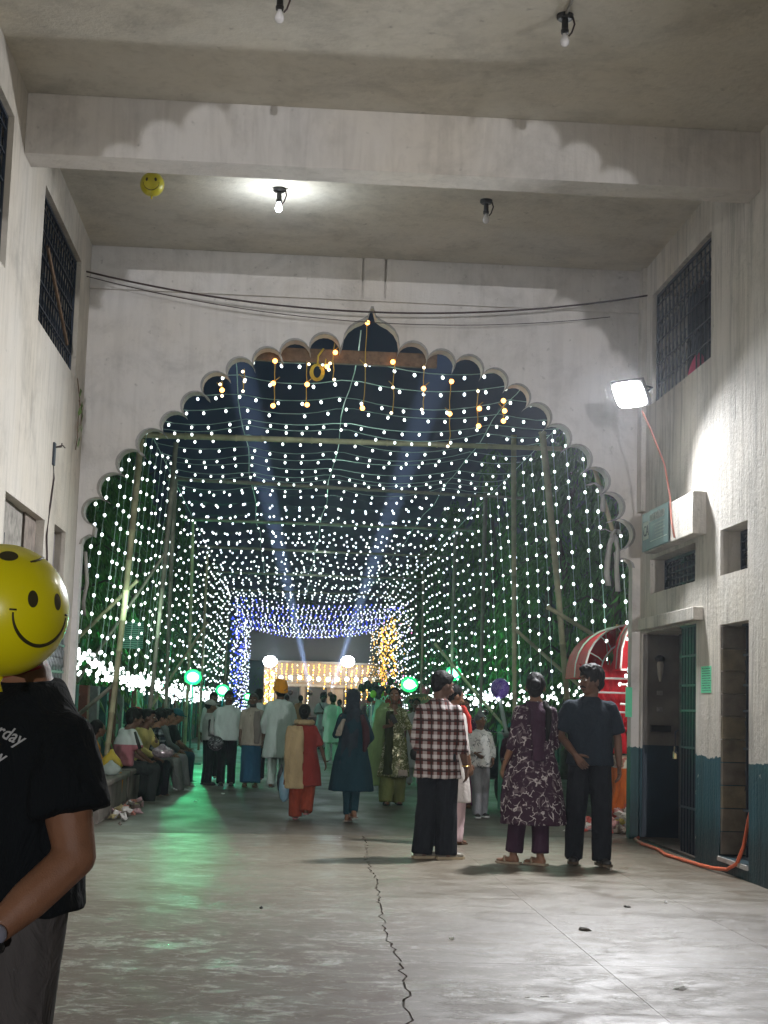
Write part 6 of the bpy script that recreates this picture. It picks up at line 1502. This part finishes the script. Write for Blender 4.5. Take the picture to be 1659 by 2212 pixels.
cloth_loft(r, 'scarf', C_('grey_brown_scarf', (.20,.17,.15)), [(-.08,.08,1.22),(-.09,.125,1.1),(-.10,.135,.9),(-.10,.14,.70)], [.05,.06,.065,.05], .02)
# 14 passers-by further off
fw = [('person in a pale shirt seen from behind beyond the lungi man', -.45, 27.5, 1.58, 0, 'short', WSH, BLACKT, .8, .5), ('person in white behind the young man in the jacket', -1.25, 27.6, 1.5, PI, 'short', WSH, BLACKT, .8, .9),
 ('girl in a long white dress beyond the green suited woman', 2.32, 27.2, 1.50, PI, 'bun', C_('white_dress_cloth', (.52,.50,.50)), C_('white_dress_legs', (.4,.4,.4)), .35, .5), ('girl in light green behind the girl in white', 2.55, 31.0, 1.50, PI, 'bun', LGR, LGR, .4, .8),
 ('man in white half hidden behind the teal woman', 1.15, 36.5, 1.58, 0, 'short', WSH, WSH, .5, .9), ('dark haired person in purple near the stage', 2.7, 62, 1.55, 0, 'thick', C_('purple_top', (.15,.05,.18)), DKG, .8, .9),
 ('man in black near the stage on the left', 1.6, 64, 1.62, 0, 'short', DKG, DKG, .8, .9), ('person in grey near the stage on the right', 3.4, 63, 1.6, 0, 'short', C_('dull_grey_top', (.12,.12,.12)), DKG, .8, .9),
 ('person in dark red walking beside the man in white', 1.75, 49, 1.5, 0, 'bun', REDK, REDK, .5, .9), ('person with a red cap beyond the orange turban', .55, 52, 1.6, 0, 'short', C_('dull_orange_shirt', (.5,.25,.12)), DKG, .8, .9),  # the orange shirt is one plain cloth colour
 ('child in a green cap behind the woman in plum', 3.10, 20.9, 1.18, -.6, ('cap', (.02,.22,.15)), C_('dark_maroon_top', (.05,.012,.03)), C_('child_grey', (.10,.11,.11)), .8, .8), ('man in dark clothes at the far end of the street', 0.1, 58, 1.62, 0, 'short', DKG, DKG, .8, .9),
 ('woman in cream far down on the right', 3.3, 44, 1.52, PI, 'bun', C_('cream_far', (.45,.4,.32)), C_('cream_far2', (.4,.35,.3)), .4, .7), ('man in pale blue far down on the right', 3.0, 52, 1.6, .3, 'short', C_('pale_blue_far', (.25,.35,.42)), DKG, .8, .5)]
for lb, x, y, h, rz, hr, tm, lm, hem, slv in fw:
    person(lb, x, y, h, rz, 'dark', hair=hr, face=(abs(rz) > 2), voxel=.018, top=dict(mat=tm, hem=hem, sleeve=slv, ease=1.1), legs=dict(mat=lm), female=(hr == 'bun'))

# ---- foreground man in the black t-shirt, half out of the picture
TEE = C_('black_tshirt', (.008,.010,.012), .3, 5, .95); GTR = C_('grey_brown_trousers', (.10,.09,.085), .3, 8)
r, J, s = person('man in a black t-shirt and grey trousers close by at the left edge', -.632, 3.78, 1.76, 1.95, 'tan', hair='short', hy=.15, hp=-.35, voxel=.009, face=False, w=1.25, curl=.5,
  pose=dict(head=(0,.085,1.49), neck=(0,.0,1.37), shL=(-.185,-.045,1.225), shR=(.185,.01,1.25), elL=(-.245,-.085,.985), wrL=(-.265,.115,.805), elR=(.24,.02,1.0), wrR=(.2,.2,.86), waist=(0,0,1.05), chest=(0,-.01,1.25)),
  top=dict(mat=TEE, hem=.855, sleeve=.31, ease=1.18, sr=1.40, collar=False, fold=.010, topz=1.365), legs=dict(mat=GTR, r=(.118,.100,.09)), shoes=('shoe', BLKS), wide=1.10, hdir={'L': Vector((.1,.8,-.6))})
m_ = MB(); m_.tube([J['neck']+Vector((.066*math.cos(t), .066*math.sin(t)+.012, .015-.018*math.sin(t))) for t in [2*PI*i/24 for i in range(25)]], .006, 6); m_.build('red_thread', mat_plain('red_thread', (.4,.02,.02), .6, bump=0), r, True)
wp = J['wrL'].lerp(J['elL'], .10); dq = (J['elL']-J['wrL']).normalized().to_track_quat('Z', 'Y').to_matrix()
m_ = MB(); m_.tube([wp+dq@Vector((.036*math.cos(t), .034*math.sin(t), 0)) for t in [2*PI*i/20 for i in range(21)]], .012, 8); wa = m_.build('wrist_watch', BLKS, r, True)
m_ = MB(); m_.ball(wp+Vector((-.036,-.01,.010)), (.014,.022,.022), 12, 8); m_.build('dial', mat_plain('watch_dial', (.25,.25,.3), .1, bump=0), wa, True)
NEAR_MAN = r
flush()
# ================================================================ AIR
hz = bpy.data.materials.new('haze_air'); hz.use_nodes = True; nt_ = hz.node_tree; nt_.nodes.clear()
ho_ = nt_.nodes.new('ShaderNodeOutputMaterial'); pv = nt_.nodes.new('ShaderNodeVolumePrincipled'); pv.inputs['Color'].default_value = (.85,.9,1,1); pv.inputs['Density'].default_value = .0009; pv.inputs['Anisotropy'].default_value = .72
nt_.links.new(pv.outputs[0], ho_.inputs['Volume'])
hb_ = boxo('haze', (-130,-96,-1.6), (130,310,27), hz, label='thin smoky night air', cat='haze', kind='stuff')
scene.cycles.volume_bounces = 0
def beam(k, loc, aim, w, c=(.45,.62,1.0), deg=5.8):
    ld = bpy.data.lights.new('search_beam', 'SPOT'); ld.energy = w; ld.color = c; ld.spot_size = math.radians(deg); ld.spot_blend = .25; ld.shadow_soft_size = .12
    o = bpy.data.objects.new('search_beam', ld); link(o); o.location = loc; o.rotation_mode = 'QUATERNION'; o.rotation_quaternion = (Vector(aim)-Vector(loc)).to_track_quat('-Z', 'Y')
beam(0, (1.55, YS-2.0, 2.1), (-4.2, YS-7, 24), 9500000)
beam(1, (2.75, YS-2.0, 2.1), (8.6, YS-7, 22), 9500000)
beam(2, (4.0, YS-2.0, 1.95), (7.4, YS-3, 5.2), 600000)
beam(3, (5.2, YS-2.0, 1.95), (8.6, YS-3, 7.5), 600000)
beam(4, (.35, YS-2.0, 2.0), (-1.2, YS-3, 6.0), 600000)
# ---- lettering curves become meshes
bpy.context.view_layer.update()
_dg = bpy.context.evaluated_depsgraph_get()
for o in TEXTS:
    me = bpy.data.meshes.new_from_object(o.evaluated_get(_dg)); n = bpy.data.objects.new(o.name.split('.')[0], me); link(n, o.parent)
    n.location = o.location; n.rotation_euler = o.rotation_euler; n.scale = o.scale; me.materials.clear(); me.materials.append(o.data.materials[0])
    for p_ in me.polygons: p_.material_index = 0
    n['kind'] = 'stuff'
    bpy.data.objects.remove(o, do_unlink=True)
# ---- faded print on the near man's t-shirt, laid onto the cloth
from mathutils.bvhtree import BVHTree
shirt = [c for c in NEAR_MAN.children if c.name.startswith('shirt')][0]
bpy.context.view_layer.update()
_mw = shirt.matrix_world.copy(); _bvh = BVHTree.FromPolygons([_mw @ v.co for v in shirt.data.vertices], [tuple(p.vertices) for p in shirt.data.polygons])
PRN = mat_plain('faded_print', (.42,.42,.42), .8, bump=0)
def shirt_print(word, size, anchor, rot):
    cu = bpy.data.curves.new('tmp', 'FONT'); cu.body = word; cu.size = size; cu.align_x = 'RIGHT'; cu.resolution_u = 2; cu.shear = .35; cu.offset = .0006
    o = bpy.data.objects.new('tmp', cu); link(o); bpy.context.view_layer.update()
    me = bpy.data.meshes.new_from_object(o.evaluated_get(bpy.context.evaluated_depsgraph_get())); bpy.data.objects.remove(o, do_unlink=True)
    a = _r2*math.cos(rot)+_u2*math.sin(rot); b = _u2*math.cos(rot)-_r2*math.sin(rot); inv = _mw.inverted(); C0 = Vector((0,0,EYE))
    bm = bmesh.new(); bm.from_mesh(me); bmesh.ops.subdivide_edges(bm, edges=[e for e in bm.edges if e.calc_length() > .01], cuts=1); bm.to_mesh(me); bm.free()
    for v in me.vertices:
        P = Vector(anchor)+a*v.co.x*.8+b*v.co.y; d = (P-C0).normalized(); hit = _bvh.ray_cast(C0, d)
        v.co = inv @ ((hit[0]-d*.0015) if hit[0] is not None else P)
    n = bpy.data.objects.new('shirt_print', me); link(n, NEAR_MAN); me.materials.clear(); me.materials.append(PRN); n['kind'] = 'stuff'
shirt_print('rday', .046, (-.598, 3.6, 1.262), -.42)
shirt_print('w', .046, (-.638, 3.6, 1.221), -.42)
